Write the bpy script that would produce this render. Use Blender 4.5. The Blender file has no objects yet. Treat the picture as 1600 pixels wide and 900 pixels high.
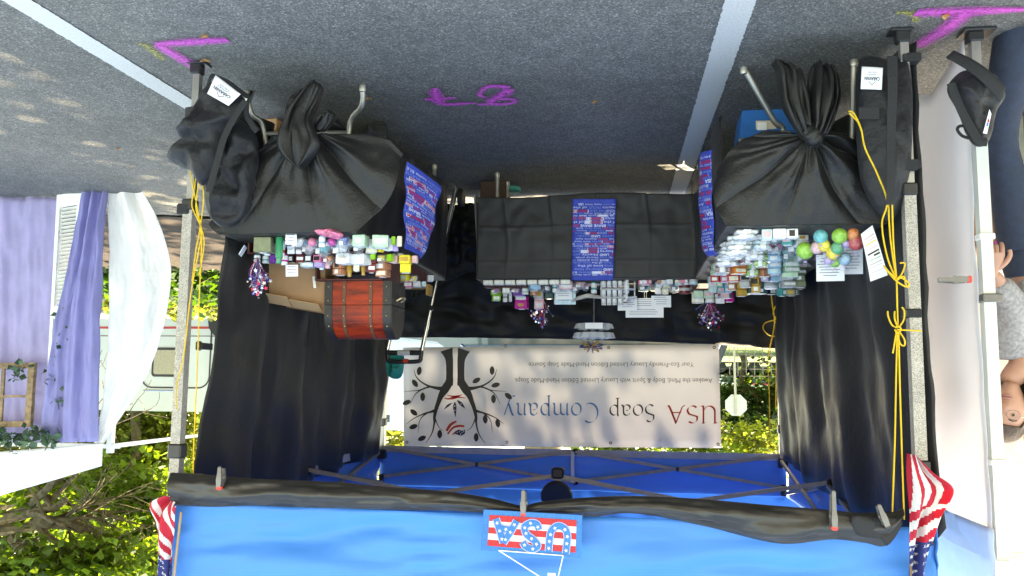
import bpy, bmesh, math, random
from math import sin, cos, pi, radians, sqrt, atan2, exp
from mathutils import Vector, Matrix, noise
random.seed(11)
D = bpy.data; S = bpy.context.scene; COL = S.collection
# ------------------------------------------------------------------ camera, sky, sun, exposure
CX, CY, CH, YAW, PIT, ROLL, FPX = -.4245, -3.3555, 1.3809, .1434, -.1091, .0099, 1314.34
Fv = Vector((sin(YAW)*cos(PIT), cos(YAW)*cos(PIT), sin(PIT)))
R0 = Vector((cos(YAW), -sin(YAW), 0)); U0 = R0.cross(Fv)
Rv = cos(ROLL)*R0 + sin(ROLL)*U0; Uv = -sin(ROLL)*R0 + cos(ROLL)*U0
cam = D.objects.new('camera', D.cameras.new('camera')); COL.objects.link(cam)
cam.data.sensor_width = 36; cam.data.lens = 36*FPX/1600
cam.data.clip_start = .05; cam.data.clip_end = 2000
# the photograph was taken with the phone upside down, so the camera is rolled half a turn
RR, UU, BB = -Rv, -Uv, -Fv
cam.matrix_world = Matrix(((RR.x, UU.x, BB.x, CX), (RR.y, UU.y, BB.y, CY), (RR.z, UU.z, BB.z, CH), (0, 0, 0, 1)))
S.camera = cam
SUN_EL, SUN_AZ = 52, -25          # azimuth measured from +y (behind the booth) towards +x
world = D.worlds.new('World'); S.world = world; world.use_nodes = True
nt = world.node_tree; bg = nt.nodes['Background']
sky = nt.nodes.new('ShaderNodeTexSky'); sky.sky_type = 'NISHITA'; sky.sun_disc = False
sky.sun_elevation = radians(SUN_EL); sky.sun_rotation = radians(SUN_AZ)
nt.links.new(sky.outputs[0], bg.inputs[0]); bg.inputs[1].default_value = .15
sl = D.lights.new('sun', 'SUN'); sl.energy = 4.6; sl.angle = radians(.53); sl.color = (1, .95, .86)
so = D.objects.new('sun', sl); COL.objects.link(so)
sd = Vector((sin(radians(SUN_AZ))*cos(radians(SUN_EL)), cos(radians(SUN_AZ))*cos(radians(SUN_EL)), sin(radians(SUN_EL))))
so.rotation_euler = sd.to_track_quat('Z', 'Y').to_euler(); so.location = (0, 0, 20)
S.view_settings.view_transform = 'Standard'; S.view_settings.look = 'None'
S.view_settings.exposure = 3.0; S.view_settings.gamma = 1
S.view_settings.use_white_balance = True; S.view_settings.white_balance_temperature = 9600; S.view_settings.white_balance_tint = 6
S.render.engine = 'CYCLES'

# ------------------------------------------------------------------ measuring helpers
CAM = Vector((CX, CY, CH))
def _ray(px, py): return Fv + Rv*((800-px)/FPX) + Uv*((py-450)/FPX)
def _at(px, py, k, v):
    d = _ray(px, py); return CAM + d*((v-CAM[k])/d[k])
def AX(px, py, v): return _at(px, py, 0, v)
def AY(px, py, v): return _at(px, py, 1, v)
def AZ(px, py, v=0): return _at(px, py, 2, v)
def V(*a): return Vector(a)
def nz(x, y=0, z=0): return noise.noise(Vector((x, y, z)))
def lerp(a, b, t): return a+(b-a)*t
def sm(t): t = max(0, min(1, t)); return t*t*(3-2*t)
def along(pts, t):
    """point at fraction t of a polyline, by chord length"""
    L = [0]
    for a, b in zip(pts, pts[1:]): L.append(L[-1]+(b-a).length)
    s = t*L[-1]
    for i in range(len(pts)-1):
        if s <= L[i+1] or i == len(pts)-2:
            return pts[i].lerp(pts[i+1], (s-L[i])/max(1e-9, L[i+1]-L[i]))
def smooth(pts, n=6, closed=False):
    """Catmull-Rom"""
    P = [Vector(p) for p in pts]; N = len(P); out = []
    rng = range(N if closed else N-1)
    for i in rng:
        p0 = P[(i-1) % N] if closed or i > 0 else P[0]; p1 = P[i]; p2 = P[(i+1) % N]
        p3 = P[(i+2) % N] if closed or i+2 < N else P[-1]
        for k in range(n):
            t = k/n
            out.append(.5*((2*p1)+(p2-p0)*t+(2*p0-5*p1+4*p2-p3)*t*t+(3*p1-p0-3*p2+p3)*t**3))
    if not closed: out.append(P[-1])
    return out

# ------------------------------------------------------------------ materials
MATS = {}
def mat(name, col=(.5, .5, .5), rough=.6, metal=0, var=.12, vs=14, bump=0, bs=60, trans=0, tcol=None, sheen=0,
        alpha=1, spec=.5, emit=None, coat=0, glass=0, island=0, glitter=0, rvar=.1, stretch=None):
    if name in MATS: return MATS[name]
    m = D.materials.new(name); m.use_nodes = True; t = m.node_tree; N, L = t.nodes, t.links
    b = N['Principled BSDF']; out = N['Material Output']
    tc = N.new('ShaderNodeTexCoord')
    n1 = N.new('ShaderNodeTexNoise'); n1.inputs['Scale'].default_value = vs; n1.inputs['Detail'].default_value = 5
    if stretch:
        mp = N.new('ShaderNodeMapping'); mp.inputs['Scale'].default_value = stretch; L.new(tc.outputs['Object'], mp.inputs[0]); L.new(mp.outputs[0], n1.inputs['Vector'])
    else: L.new(tc.outputs['Object'], n1.inputs['Vector'])
    mr = N.new('ShaderNodeMapRange'); mr.inputs[3].default_value = 1-var; mr.inputs[4].default_value = 1+var
    mr.inputs[1].default_value = .3; mr.inputs[2].default_value = .7
    L.new(n1.outputs[0], mr.inputs[0])
    fac = mr.outputs[0]
    if island:
        g = N.new('ShaderNodeNewGeometry'); m2 = N.new('ShaderNodeMapRange')
        m2.inputs[3].default_value = 1-island; m2.inputs[4].default_value = 1+island
        L.new(g.outputs['Random Per Island'], m2.inputs[0])
        mm = N.new('ShaderNodeMath'); mm.operation = 'MULTIPLY'; L.new(fac, mm.inputs[0]); L.new(m2.outputs[0], mm.inputs[1]); fac = mm.outputs[0]
    if glitter:
        vo = N.new('ShaderNodeTexVoronoi'); vo.inputs['Scale'].default_value = glitter; L.new(tc.outputs['Object'], vo.inputs['Vector'])
        m2 = N.new('ShaderNodeMapRange'); m2.inputs[3].default_value = .55; m2.inputs[4].default_value = 1.7
        sp = N.new('ShaderNodeSeparateColor'); L.new(vo.outputs['Color'], sp.inputs[0]); L.new(sp.outputs[0], m2.inputs[0])
        mm = N.new('ShaderNodeMath'); mm.operation = 'MULTIPLY'; L.new(fac, mm.inputs[0]); L.new(m2.outputs[0], mm.inputs[1]); fac = mm.outputs[0]
    mx = N.new('ShaderNodeVectorMath'); mx.operation = 'SCALE'; mx.inputs[0].default_value = col
    L.new(fac, mx.inputs['Scale']); L.new(mx.outputs[0], b.inputs['Base Color'])
    b.inputs['Roughness'].default_value = rough; b.inputs['Metallic'].default_value = metal
    b.inputs['Specular IOR Level'].default_value = spec
    if rvar:
        m3 = N.new('ShaderNodeMapRange'); m3.inputs[3].default_value = max(.02, rough-rvar); m3.inputs[4].default_value = min(1, rough+rvar)
        L.new(n1.outputs[0], m3.inputs[0]); L.new(m3.outputs[0], b.inputs['Roughness'])
    if sheen: b.inputs['Sheen Weight'].default_value = sheen; b.inputs['Sheen Roughness'].default_value = .4
    if coat: b.inputs['Coat Weight'].default_value = coat
    if glass: b.inputs['Transmission Weight'].default_value = glass; b.inputs['IOR'].default_value = 1.15
    if alpha < 1: b.inputs['Alpha'].default_value = alpha
    if bump:
        n2 = N.new('ShaderNodeTexNoise'); n2.inputs['Scale'].default_value = bs; n2.inputs['Detail'].default_value = 4
        L.new(tc.outputs['Object'], n2.inputs['Vector'])
        bp = N.new('ShaderNodeBump'); bp.inputs['Strength'].default_value = bump; bp.inputs['Distance'].default_value = .01
        L.new(n2.outputs[0], bp.inputs['Height']); L.new(bp.outputs[0], b.inputs['Normal'])
    if emit: b.inputs['Emission Color'].default_value = (*emit[:3], 1); b.inputs['Emission Strength'].default_value = emit[3]
    if trans:
        tr = N.new('ShaderNodeBsdfTranslucent'); ms = N.new('ShaderNodeMixShader'); ms.inputs[0].default_value = trans
        if tcol: tr.inputs[0].default_value = (*tcol, 1)
        else: L.new(mx.outputs[0], tr.inputs[0])
        if tcol:
            mq = N.new('ShaderNodeVectorMath'); mq.operation = 'SCALE'; mq.inputs[0].default_value = tcol
            L.new(fac, mq.inputs['Scale']); L.new(mq.outputs[0], tr.inputs[0])
        L.new(b.outputs[0], ms.inputs[1]); L.new(tr.outputs[0], ms.inputs[2]); L.new(ms.outputs[0], out.inputs[0])
    MATS[name] = m; return m
def cmat(col, rough=.5, kind='plain'):
    key = '%s_%02x%02x%02x' % (kind, *[int(c*255) for c in col])
    if kind == 'clear': return mat(key, col, .12, var=.05, spec=.7, trans=.15, coat=.4, rvar=.05)
    if kind == 'film': return mat(key, col, .15, var=.1, alpha=.35, spec=.8, bump=.5, bs=70)
    return mat(key, col, rough, var=.18, vs=40)

satin = mat('black_satin', (.0075, .0072, .007), .47, var=.15, vs=11, spec=.38, bump=.25, bs=110, rvar=.05, sheen=.03)
blackcloth = mat('black_cloth', (.0065, .0065, .0065), .6, var=.3, vs=7, bump=.5, bs=14, sheen=.04, spec=.3)
wallcloth = mat('black_wall_cloth', (.016, .0165, .018), .5, var=.2, vs=5, bump=.25, bs=30, sheen=.05, spec=.4, trans=.12, tcol=(.02, .02, .022))
bagcloth = mat('black_bag_fabric', (.010, .010, .012), .6, var=.3, vs=12, bump=1, bs=22, sheen=.06, spec=.4)
webbing = mat('black_webbing', (.013, .013, .014), .75, bump=.5, bs=300)
steel = mat('grey_steel', (.33, .32, .30), .38, metal=.7, var=.15)
darksteel = mat('dark_steel', (.16, .15, .14), .45, metal=.6, var=.2)
chrome = mat('chrome', (.6, .62, .65), .2, metal=.95)
hammer = mat('hammered_leg_finish', (.30, .275, .24), .5, metal=.3, glitter=420, bump=.3, bs=200)
blackplastic = mat('black_plastic', (.015, .015, .016), .4)
redplastic = mat('red_plastic', (.7, .035, .02), .4)
blue = mat('blue_canopy_fabric', (.030, .25, .72), .5, var=.07, vs=3, trans=.17, tcol=(.01, .10, .5), bump=.15, bs=9, sheen=.1)
whitecloth = mat('white_cloth', (.78, .78, .80), .75, var=.03, trans=.35, bump=.15, bs=10)
whitewall = mat('white_side_wall_fabric', (.80, .80, .84), .7, var=.03, vs=2, trans=.6, tcol=(.88, .87, .90), bump=.15, bs=6)
sheer = mat('white_sheer_fabric', (.82, .82, .82), .7, var=.04, trans=.5, bump=.7, bs=38, vs=9)
purple = mat('lavender_cloth', (.45, .41, .62), .7, var=.10, vs=5, trans=.4, bump=.5, bs=30)
purple2 = mat('deep_lavender_cloth', (.33, .32, .60), .7, var=.07, vs=4, trans=.35, bump=.5, bs=32)
whitepaint = mat('white_paint', (.78, .78, .76), .5, var=.08)
oldwood = mat('weathered_wood', (.26, .17, .09), .8, var=.45, vs=25, bump=.6, bs=60)
paper = mat('white_card', (.78, .79, .82), .6, var=.03)
ink = mat('dark_ink', (.03, .03, .035), .7)
cardboard = mat('cardboard', (.33, .18, .09), .8, var=.12, vs=8, bump=.1)
cardin = mat('cardboard_flap', (.42, .26, .14), .8, var=.1, vs=8, bump=.1)
ropem = mat('yellow_rope', (.75, .48, .02), .6, bump=.9, bs=160)
rubber = mat('black_rubber', (.02, .02, .02), .7, bump=.4, bs=90)

# ------------------------------------------------------------------ mesh builder
class MB:
    def __init__(s): s.v = []; s.f = []; s.m = []; s.uv = []; s.hasuv = False
    def face(s, idx, mi=0, uv=None):
        s.f.append(tuple(idx)); s.m.append(mi); s.uv.append(uv)
        if uv: s.hasuv = True
    def poly(s, pts, mi=0):
        k = len(s.v); s.v += [tuple(p) for p in pts]; s.face(range(k, k+len(pts)), mi)
    def box(s, c, size, rot=None, mi=0, bev=0, taper=1):
        x, y, z = size[0]/2, size[1]/2, size[2]/2; c = Vector(c); R = rot or Matrix.Identity(3)
        if bev:
            b = min(bev, x*.8, y*.8, z*.8); rings = []
            for (zz, ins) in ((-z, b), (-z+b, 0), (z-b, 0), (z, b)):
                a, e = x-ins, y-ins; q = b*(1 if ins == 0 else .5)
                rings.append([R @ Vector((px, py, zz))+c for px, py in ((-a+q, -e), (a-q, -e), (a, -e+q), (a, e-q), (a-q, e), (-a+q, e), (-a, e-q), (-a, -e+q))])
            s.loft(rings, mi=mi, closed=True, cap=True); return s
        P = [R @ Vector((sx*x*(taper if sz > 0 else 1), sy*y*(taper if sz > 0 else 1), sz*z))+c for sz in (-1, 1) for sy in (-1, 1) for sx in (-1, 1)]
        k = len(s.v); s.v += [tuple(p) for p in P]
        for f in ((0, 2, 3, 1), (4, 5, 7, 6), (0, 1, 5, 4), (2, 6, 7, 3), (0, 4, 6, 2), (1, 3, 7, 5)): s.face([k+i for i in f], mi)
        return s
    def loft(s, rings, mi=0, closed=True, cap=False, uv=False):
        k = len(s.v); n = len(rings[0])
        for r in rings: s.v += [tuple(p) for p in r]
        for j in range(len(rings)-1):
            for i in range(n if closed else n-1):
                i2 = (i+1) % n
                u = None
                if uv:
                    a, b = i/(n if closed else n-1), (i+1)/(n if closed else n-1); c, d = j/(len(rings)-1), (j+1)/(len(rings)-1)
                    u = ((a, c), (b, c), (b, d), (a, d))
                s.face((k+j*n+i, k+j*n+i2, k+(j+1)*n+i2, k+(j+1)*n+i), mi(i, j) if callable(mi) else mi, u)
        if cap:
            m0 = 0 if callable(mi) else mi
            s.face([k+i for i in range(n)][::-1], m0); s.face([k+(len(rings)-1)*n+i for i in range(n)], m0)
        return s
    def tube(s, pts, r, n=8, mi=0, cap=True, square=False, flat=1):
        pts = [Vector(p) for p in pts]
        pts = [p for i, p in enumerate(pts) if i == 0 or (p-pts[i-1]).length > 1e-6]
        if len(pts) < 2: return s
        rings = []; up = None
        for i, p in enumerate(pts):
            a = pts[max(0, i-1)]; b = pts[min(len(pts)-1, i+1)]; d = (b-a).normalized()
            if up is None: up = Vector((0, 1, 0)) if abs(d.y) < .8 else Vector((1, 0, 0))
            x = d.cross(up).normalized(); up = x.cross(d).normalized()
            rr = r(i/(len(pts)-1)) if callable(r) else (r[i] if isinstance(r, (list, tuple)) else r)
            if square: rings.append([p+x*rr*sx+up*rr*sy*flat for sx, sy in ((-1, -1), (1, -1), (1, 1), (-1, 1))])
            else: rings.append([p+x*rr*cos(2*pi*k/n)+up*rr*flat*sin(2*pi*k/n) for k in range(n)])
        return s.loft(rings, mi=mi, cap=cap)
    def lathe(s, c, prof, n=20, mi=0, axis=None, cap=True):
        c = Vector(c); M = axis or Matrix.Identity(3)
        return s.loft([[c+M @ Vector((r*cos(2*pi*k/n), r*sin(2*pi*k/n), z)) for k in range(n)] for r, z in prof], mi=mi, cap=cap)
    def grid(s, fn, nu, nv, mi=0, uv=True):
        k = len(s.v)
        for j in range(nv+1):
            for i in range(nu+1): s.v.append(tuple(fn(i/nu, j/nv)))
        for j in range(nv):
            for i in range(nu):
                a = k+j*(nu+1)+i
                s.face((a, a+1, a+nu+2, a+nu+1), mi(i/nu, j/nv) if callable(mi) else mi,
                       ((i/nu, j/nv), ((i+1)/nu, j/nv), ((i+1)/nu, (j+1)/nv), (i/nu, (j+1)/nv)) if uv else None)
        return s
    def build(s, name, mats, parent=None, smooth_=False, solid=0):
        me = D.meshes.new(name)
        org = Vector((0, 0, 0))
        if parent is not None:
            q = parent
            while q is not None: org = org+q.location; q = q.parent
        else:
            xs = [v[0] for v in s.v]; ys = [v[1] for v in s.v]; org = Vector(((min(xs)+max(xs))/2, (min(ys)+max(ys))/2, min(v[2] for v in s.v)))
        me.from_pydata([tuple(Vector(v)-org) for v in s.v], [], s.f)
        if not isinstance(mats, (list, tuple)): mats = [mats]
        for m in mats: me.materials.append(m)
        if len(mats) > 1: me.polygons.foreach_set('material_index', s.m)
        if s.hasuv:
            u = me.uv_layers.new(name='UVMap'); L = u.data
            for p, uvs in zip(me.polygons, s.uv):
                if uvs:
                    for li, q in zip(p.loop_indices, uvs): L[li].uv = q
        if smooth_:
            me.polygons.foreach_set('use_smooth', [True]*len(me.polygons))
            if smooth_ != 'full':
                try: me.set_sharp_from_angle(angle=radians(40))
                except Exception: pass
        me.update()
        o = D.objects.new(name, me); COL.objects.link(o)
        if parent is not None: o.parent = parent
        else: o.location = org
        if solid:
            md = o.modifiers.new('thickness', 'SOLIDIFY'); md.thickness = solid; md.offset = 0
        return o
def tag(o, label, cat, group=None, kind=None):
    if label: o['label'] = label
    if cat: o['category'] = cat
    if group: o['group'] = group
    if kind: o['kind'] = kind
    return o
def thing(name, label, cat, loc=(0, 0, 0), group=None):
    o = D.objects.new(name, None); COL.objects.link(o); o.location = loc; o.empty_display_size = .05
    o.matrix_world = Matrix.Translation(Vector(loc))
    return tag(o, label, cat, group)

# text outlines from Blender's built-in font, as 2D faces (height of capitals = 1)
TXT = {}
def text2d(s, bold=0):
    if (s, bold) in TXT: return TXT[(s, bold)]
    c = D.curves.new('lettering', 'FONT'); c.body = s; c.size = 1; c.resolution_u = 3; c.offset = bold
    o = D.objects.new('lettering', c)
    me = D.meshes.new_from_object(o)
    vs = [(v.co.x, v.co.y) for v in me.vertices]; fs = [tuple(p.vertices) for p in me.polygons]
    D.objects.remove(o); D.meshes.remove(me); D.curves.remove(c)
    x0 = min(v[0] for v in vs); x1 = max(v[0] for v in vs)
    vs = [((x-x0)/.72, y/.72) for x, y in vs]
    TXT[(s, bold)] = (vs, fs, (x1-x0)/.72); return TXT[(s, bold)]
def put_text(mb, s, fn, mi=0, width=None, bold=0):
    """fn(x, y) maps text space (x 0..1 of the width, y 0..1 cap height) to 3D"""
    vs, fs, w = text2d(s, bold); k = len(mb.v)
    for x, y in vs: mb.v.append(tuple(fn(x/w, y)))
    for f in fs: mb.face([k+i for i in f], mi)
def strokes_to(mb, pts, fn, mi=0):
    """ribbon with a width per point: pts = (x, y, w) in 2D, fn maps to 3D"""
    P = smooth([Vector((a, b, c)) for a, b, c in pts], 6)
    k = len(mb.v); n = len(P)
    for i, p in enumerate(P):
        a = P[max(0, i-1)]; b = P[min(n-1, i+1)]; d = Vector((b.x-a.x, b.y-a.y)); d = d.normalized() if d.length > 1e-9 else Vector((1, 0))
        w = max(1e-4, p.z)/2
        mb.v.append(tuple(fn(p.x-d.y*w, p.y+d.x*w))); mb.v.append(tuple(fn(p.x+d.y*w, p.y-d.x*w)))
    for i in range(n-1):
        a = k+2*i; mb.face((a, a+1, a+3, a+2), mi, ((i/n, 0), (i/n, 1), ((i+1)/n, 1), ((i+1)/n, 0)))
def star2d(cx, cy, r, rot=0, q=.42):
    return [(cx+(r if i % 2 == 0 else r*q)*sin(pi*i/5+rot), cy+(r if i % 2 == 0 else r*q)*cos(pi*i/5+rot)) for i in range(10)]
def pillow(mb, outline, thick, face_dir, mi=0, rings=9, wr=.3, ws=14, seed=0, back=.6):
    """inflated cushion from a closed 3D outline roughly in a plane; face_dir = unit normal towards the viewer side"""
    O = smooth(outline, 5, closed=True); n = len(O)
    c = sum(O, Vector((0, 0, 0)))/n
    for sgn in (1, -back):
        R = []
        for j in range(rings+1):
            r = sin(pi/2*(j/rings))
            h = sqrt(max(0, 1-r**2.6))*thick/2*sgn
            ring = []
            for p in O:
                q = c.lerp(p, max(r, .001))
                w = 1-wr*.9*abs(nz(q.x*ws*.8+seed+3, q.y*ws, q.z*ws*1.3))*2+wr*.5+wr*nz(q.x*ws+seed, q.y*ws, q.z*ws)+wr*.5*nz(q.x*ws*2.7+seed, q.y*ws*2.7, q.z*ws*2.7)
                ring.append(q+face_dir*h*w)
            R.append(ring)
        if sgn < 0: R = R[::-1]
        mb.loft(R, mi=mi)
# ------------------------------------------------------------------ the setting
def asphalt_mat():
    m = D.materials.new('asphalt'); m.use_nodes = True; N, L = m.node_tree.nodes, m.node_tree.links; b = N['Principled BSDF']
    tc = N.new('ShaderNodeTexCoord')
    def noi(s, d=4):
        n = N.new('ShaderNodeTexNoise'); n.inputs['Scale'].default_value = s; n.inputs['Detail'].default_value = d; L.new(tc.outputs['Object'], n.inputs['Vector']); return n
    vo = N.new('ShaderNodeTexVoronoi'); vo.inputs['Scale'].default_value = 165; L.new(tc.outputs['Object'], vo.inputs['Vector'])
    sp = N.new('ShaderNodeSeparateColor'); L.new(vo.outputs['Color'], sp.inputs[0])
    cr = N.new('ShaderNodeValToRGB'); e = cr.color_ramp.elements
    e[0].position = 0; e[0].color = (.065, .064, .060, 1); e[1].position = 1; e[1].color = (.27, .26, .24, 1)
    for p, c in ((.45, (.105, .103, .096, 1)), (.8, (.14, .138, .129, 1)), (.93, (.205, .20, .188, 1))):
        k = e.new(p); k.color = c
    L.new(sp.outputs[0], cr.inputs[0])
    n1 = noi(.8, 6); mr = N.new('ShaderNodeMapRange'); mr.inputs[1].default_value = .3; mr.inputs[2].default_value = .7; mr.inputs[3].default_value = .72; mr.inputs[4].default_value = 1.25
    L.new(n1.outputs[0], mr.inputs[0])
    n3 = noi(9, 5); m3 = N.new('ShaderNodeMapRange'); m3.inputs[1].default_value = .3; m3.inputs[2].default_value = .7; m3.inputs[3].default_value = .85; m3.inputs[4].default_value = 1.15
    L.new(n3.outputs[0], m3.inputs[0])
    mu = N.new('ShaderNodeMath'); mu.operation = 'MULTIPLY'; L.new(mr.outputs[0], mu.inputs[0]); L.new(m3.outputs[0], mu.inputs[1])
    sc = N.new('ShaderNodeVectorMath'); sc.operation = 'SCALE'; L.new(cr.outputs[0], sc.inputs[0]); L.new(mu.outputs[0], sc.inputs['Scale'])
    L.new(sc.outputs[0], b.inputs['Base Color']); b.inputs['Roughness'].default_value = .8
    n2 = noi(170, 3); bp = N.new('ShaderNodeBump'); bp.inputs['Strength'].default_value = .7; bp.inputs['Distance'].default_value = .006
    L.new(n2.outputs[0], bp.inputs['Height']); L.new(bp.outputs[0], b.inputs['Normal'])
    return m
asphalt = asphalt_mat()
def paint_mat(name, col, edge, ns, rough=.7, wear=0., soft=.12):
    """paint lying on the road; its ragged or sprayed rim comes from the across-stroke coordinate"""
    m = D.materials.new(name); m.use_nodes = True; N, L = m.node_tree.nodes, m.node_tree.links; b = N['Principled BSDF']
    uv = N.new('ShaderNodeUVMap'); se = N.new('ShaderNodeSeparateXYZ'); L.new(uv.outputs[0], se.inputs[0])
    tc = N.new('ShaderNodeTexCoord')
    n = N.new('ShaderNodeTexNoise'); n.inputs['Scale'].default_value = ns; n.inputs['Detail'].default_value = 8; L.new(tc.outputs['Object'], n.inputs['Vector'])
    def ma(op, a, bb):
        x = N.new('ShaderNodeMath'); x.operation = op
        for i, q in enumerate((a, bb)):
            if q is None: continue
            if isinstance(q, (int, float)): x.inputs[i].default_value = q
            else: L.new(q, x.inputs[i])
        return x.outputs[0]
    d = ma('ABSOLUTE', ma('SUBTRACT', se.outputs[1], .5), None)           # 0 centre .. .5 rim
    d = ma('MULTIPLY', ma('SUBTRACT', .5, d), 2)                            # 1 centre .. 0 rim
    nn = ma('MULTIPLY', ma('SUBTRACT', n.outputs[0], .5), edge*2)
    a = ma('ADD', d, nn)
    mr = N.new('ShaderNodeMapRange'); mr.inputs[1].default_value = edge*.5; mr.inputs[2].default_value = edge*.5+soft; L.new(a, mr.inputs[0])
    n2 = N.new('ShaderNodeTexNoise'); n2.inputs['Scale'].default_value = 95; n2.inputs['Detail'].default_value = 5; L.new(tc.outputs['Object'], n2.inputs['Vector'])
    w = N.new('ShaderNodeMapRange'); w.inputs[1].default_value = .32+wear; w.inputs[2].default_value = .42+wear; L.new(n2.outputs[0], w.inputs[0])
    al = ma('MULTIPLY', mr.outputs[0], w.outputs[0]); L.new(al, b.inputs['Alpha'])
    sc = N.new('ShaderNodeVectorMath'); sc.operation = 'SCALE'; sc.inputs[0].default_value = col
    m4 = N.new('ShaderNodeMapRange'); m4.inputs[3].default_value = .7; m4.inputs[4].default_value = 1.2; L.new(n2.outputs[0], m4.inputs[0]); L.new(m4.outputs[0], sc.inputs['Scale'])
    L.new(sc.outputs[0], b.inputs['Base Color']); b.inputs['Roughness'].default_value = rough
    return m
mb = MB(); mb.grid(lambda u, v: V(lerp(-400, 400, u), lerp(-60, 700, v), 0), 8, 8)
tag(mb.build('ground', asphalt), 'speckled grey asphalt of the road', 'road', kind='structure')
linep = paint_mat('worn_white_line_paint', (.52, .52, .50), .16, 40, wear=-.09, soft=.05)
pinkp = paint_mat('magenta_spray_paint', (.62, .07, .46), .35, 60, wear=.04, soft=.75)
yellp = paint_mat('faded_yellow_spray', (.42, .36, .05), .6, 70, wear=.12, soft=.7)
def ground_stroke(name, paths, m, z, label, cat):
    b = MB()
    for k, pts in enumerate(paths): strokes_to(b, pts, lambda x, y, k=k: V(x, y, z+k*.0012))
    return tag(b.build(name, m), label, cat, kind='structure')
def gp(px, py, w): p = AZ(px, py); return (p.x, p.y, w)
a, b_ = AZ(28, 0), AZ(291, 160); d_ = (b_-a).normalized()
L0 = [a-d_*2.2+d_*t for t in (0, 1.2, 2.4, 3.6, 5.5)]
ground_stroke('parking_line', [[(p.x, p.y, .125) for p in L0]], linep, .004, 'worn white painted line running under the leg at the left of the photo', 'road marking')
a, b_ = AZ(1157, 0), AZ(1071, 262); d_ = (b_-a).normalized()
ground_stroke('parking_line', [[((a-d_*2.2+d_*t).x, (a-d_*2.2+d_*t).y, .128) for t in (0, 1.5, 3, 4.5, 6.5)]], linep, .004, 'worn white painted line running to the gap beside the right table', 'road marking')
ground_stroke('spray_mark', [[gp(356, 60, .09), gp(300, 63, .12), gp(245, 67, .09)], [gp(246, 67, .09), gp(272, 82, .11), gp(300, 99, .12)], [gp(294, 101, .09), gp(322, 103, .07)]], pinkp, .008, 'magenta sprayed corner mark at the left front leg', 'road marking')
ground_stroke('spray_mark', [[gp(1605, 12, .06), gp(1520, 15, .13), gp(1430, 17, .12)], [gp(1510, 16, .13), gp(1478, 42, .14), gp(1432, 70, .13)]], pinkp, .008, 'magenta sprayed corner mark at the right front leg', 'road marking')
q = lambda zx, zy, w: gp(640+zx/8, 110+zy/8, w*2.3)
ground_stroke('spray_number', [
    [q(190, 340, .03), q(300, 345, .045), q(420, 335, .03), q(570, 322, .022)], [q(320, 200, .03), q(335, 290, .05), q(380, 380, .05), q(500, 405, .04), q(700, 392, .028), q(820, 388, .02)],
    [q(1255, 185, .03), q(1100, 175, .04), q(980, 180, .03), q(910, 220, .022), q(880, 285, .022), q(960, 315, .02)], [q(1230, 200, .05), q(1190, 260, .05), q(1100, 310, .045), q(1000, 370, .05)],
    [q(850, 398, .02), q(1000, 388, .035), q(1120, 392, .035), q(1250, 385, .03), q(1310, 350, .028), q(1240, 325, .028), q(1060, 335, .022)]],
    pinkp, .008, 'magenta sprayed stall number on the asphalt before the booth', 'road marking')
ground_stroke('spray_mark', [[gp(214, 66, .06), gp(232, 72, .09), gp(255, 92, .06)]], yellp, .006, 'faint yellow sprayed dash beside the left corner mark', 'road marking')
ground_stroke('spray_mark', [[gp(1400, 18, .05), gp(1425, 18, .07), gp(1432, 32, .06)]], yellp, .006, 'faint yellow sprayed dash beside the right corner mark', 'road marking')
# fallen leaves
leafm = mat('dry_leaf', (.42, .20, .06), .7, var=.4, vs=40)
lf = [(320, 54, 'above the left corner mark'), (321, 92, 'touching the left front foot'), (930, 157, 'right of the sprayed number'), (576, 152, 'beside the left table leg'), (1478, 22, 'on the right corner mark'), (185, 231, 'among the sun flecks left')]
for i, (px, py, w) in enumerate(lf):
    c = AZ(px, py, .006); b = MB(); r = .014+.008*random.random(); a0 = random.random()*6
    b.grid(lambda u, v: c+V(cos(a0)*(u-.5)*r*2-sin(a0)*(v-.5)*r*(1-(2*u-1)**2)*1.6, sin(a0)*(u-.5)*r*2+cos(a0)*(v-.5)*r*(1-(2*u-1)**2)*1.6, .016*(u-.5)**2*4*r*30+.01*abs(v-.5)), 6, 4)
    tag(b.build('fallen_leaf', leafm, smooth_=True), 'small dry leaf on the asphalt ' + w, 'leaf', 'dry leaves on the asphalt')

# earth bank, lawn beyond
mulch = mat('bark_mulch', (.024, .014, .009), .95, var=.6, vs=20, bump=1, bs=40)
lawnm = mat('lawn_turf', (.12, .16, .03), .95, var=.4, vs=3, bump=.6, bs=60)
b = MB()
def bank(u, v):
    x = lerp(1.6, 16, u); y = lerp(3.35+.3*nz(u*9), 9.5, v)
    return V(x, y, .02+.25*sm(v*1.4)+.03*nz(x*3, y*3))
b.grid(bank, 60, 30); tag(b.build('earth_bank', mulch, smooth_=True), 'brown bark mulch rising behind the left side of the booth', 'ground', kind='structure')
b = MB(); b.grid(lambda u, v: V(lerp(-60, -2.2, u), lerp(11, 90, v), .02+.3*sm(v*2)+.02*nz(u*40, v*40)), 30, 30)
tag(b.build('lawn', lawnm, smooth_=True), 'sunlit yellow green lawn behind the wire fence', 'lawn', kind='structure')

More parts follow.
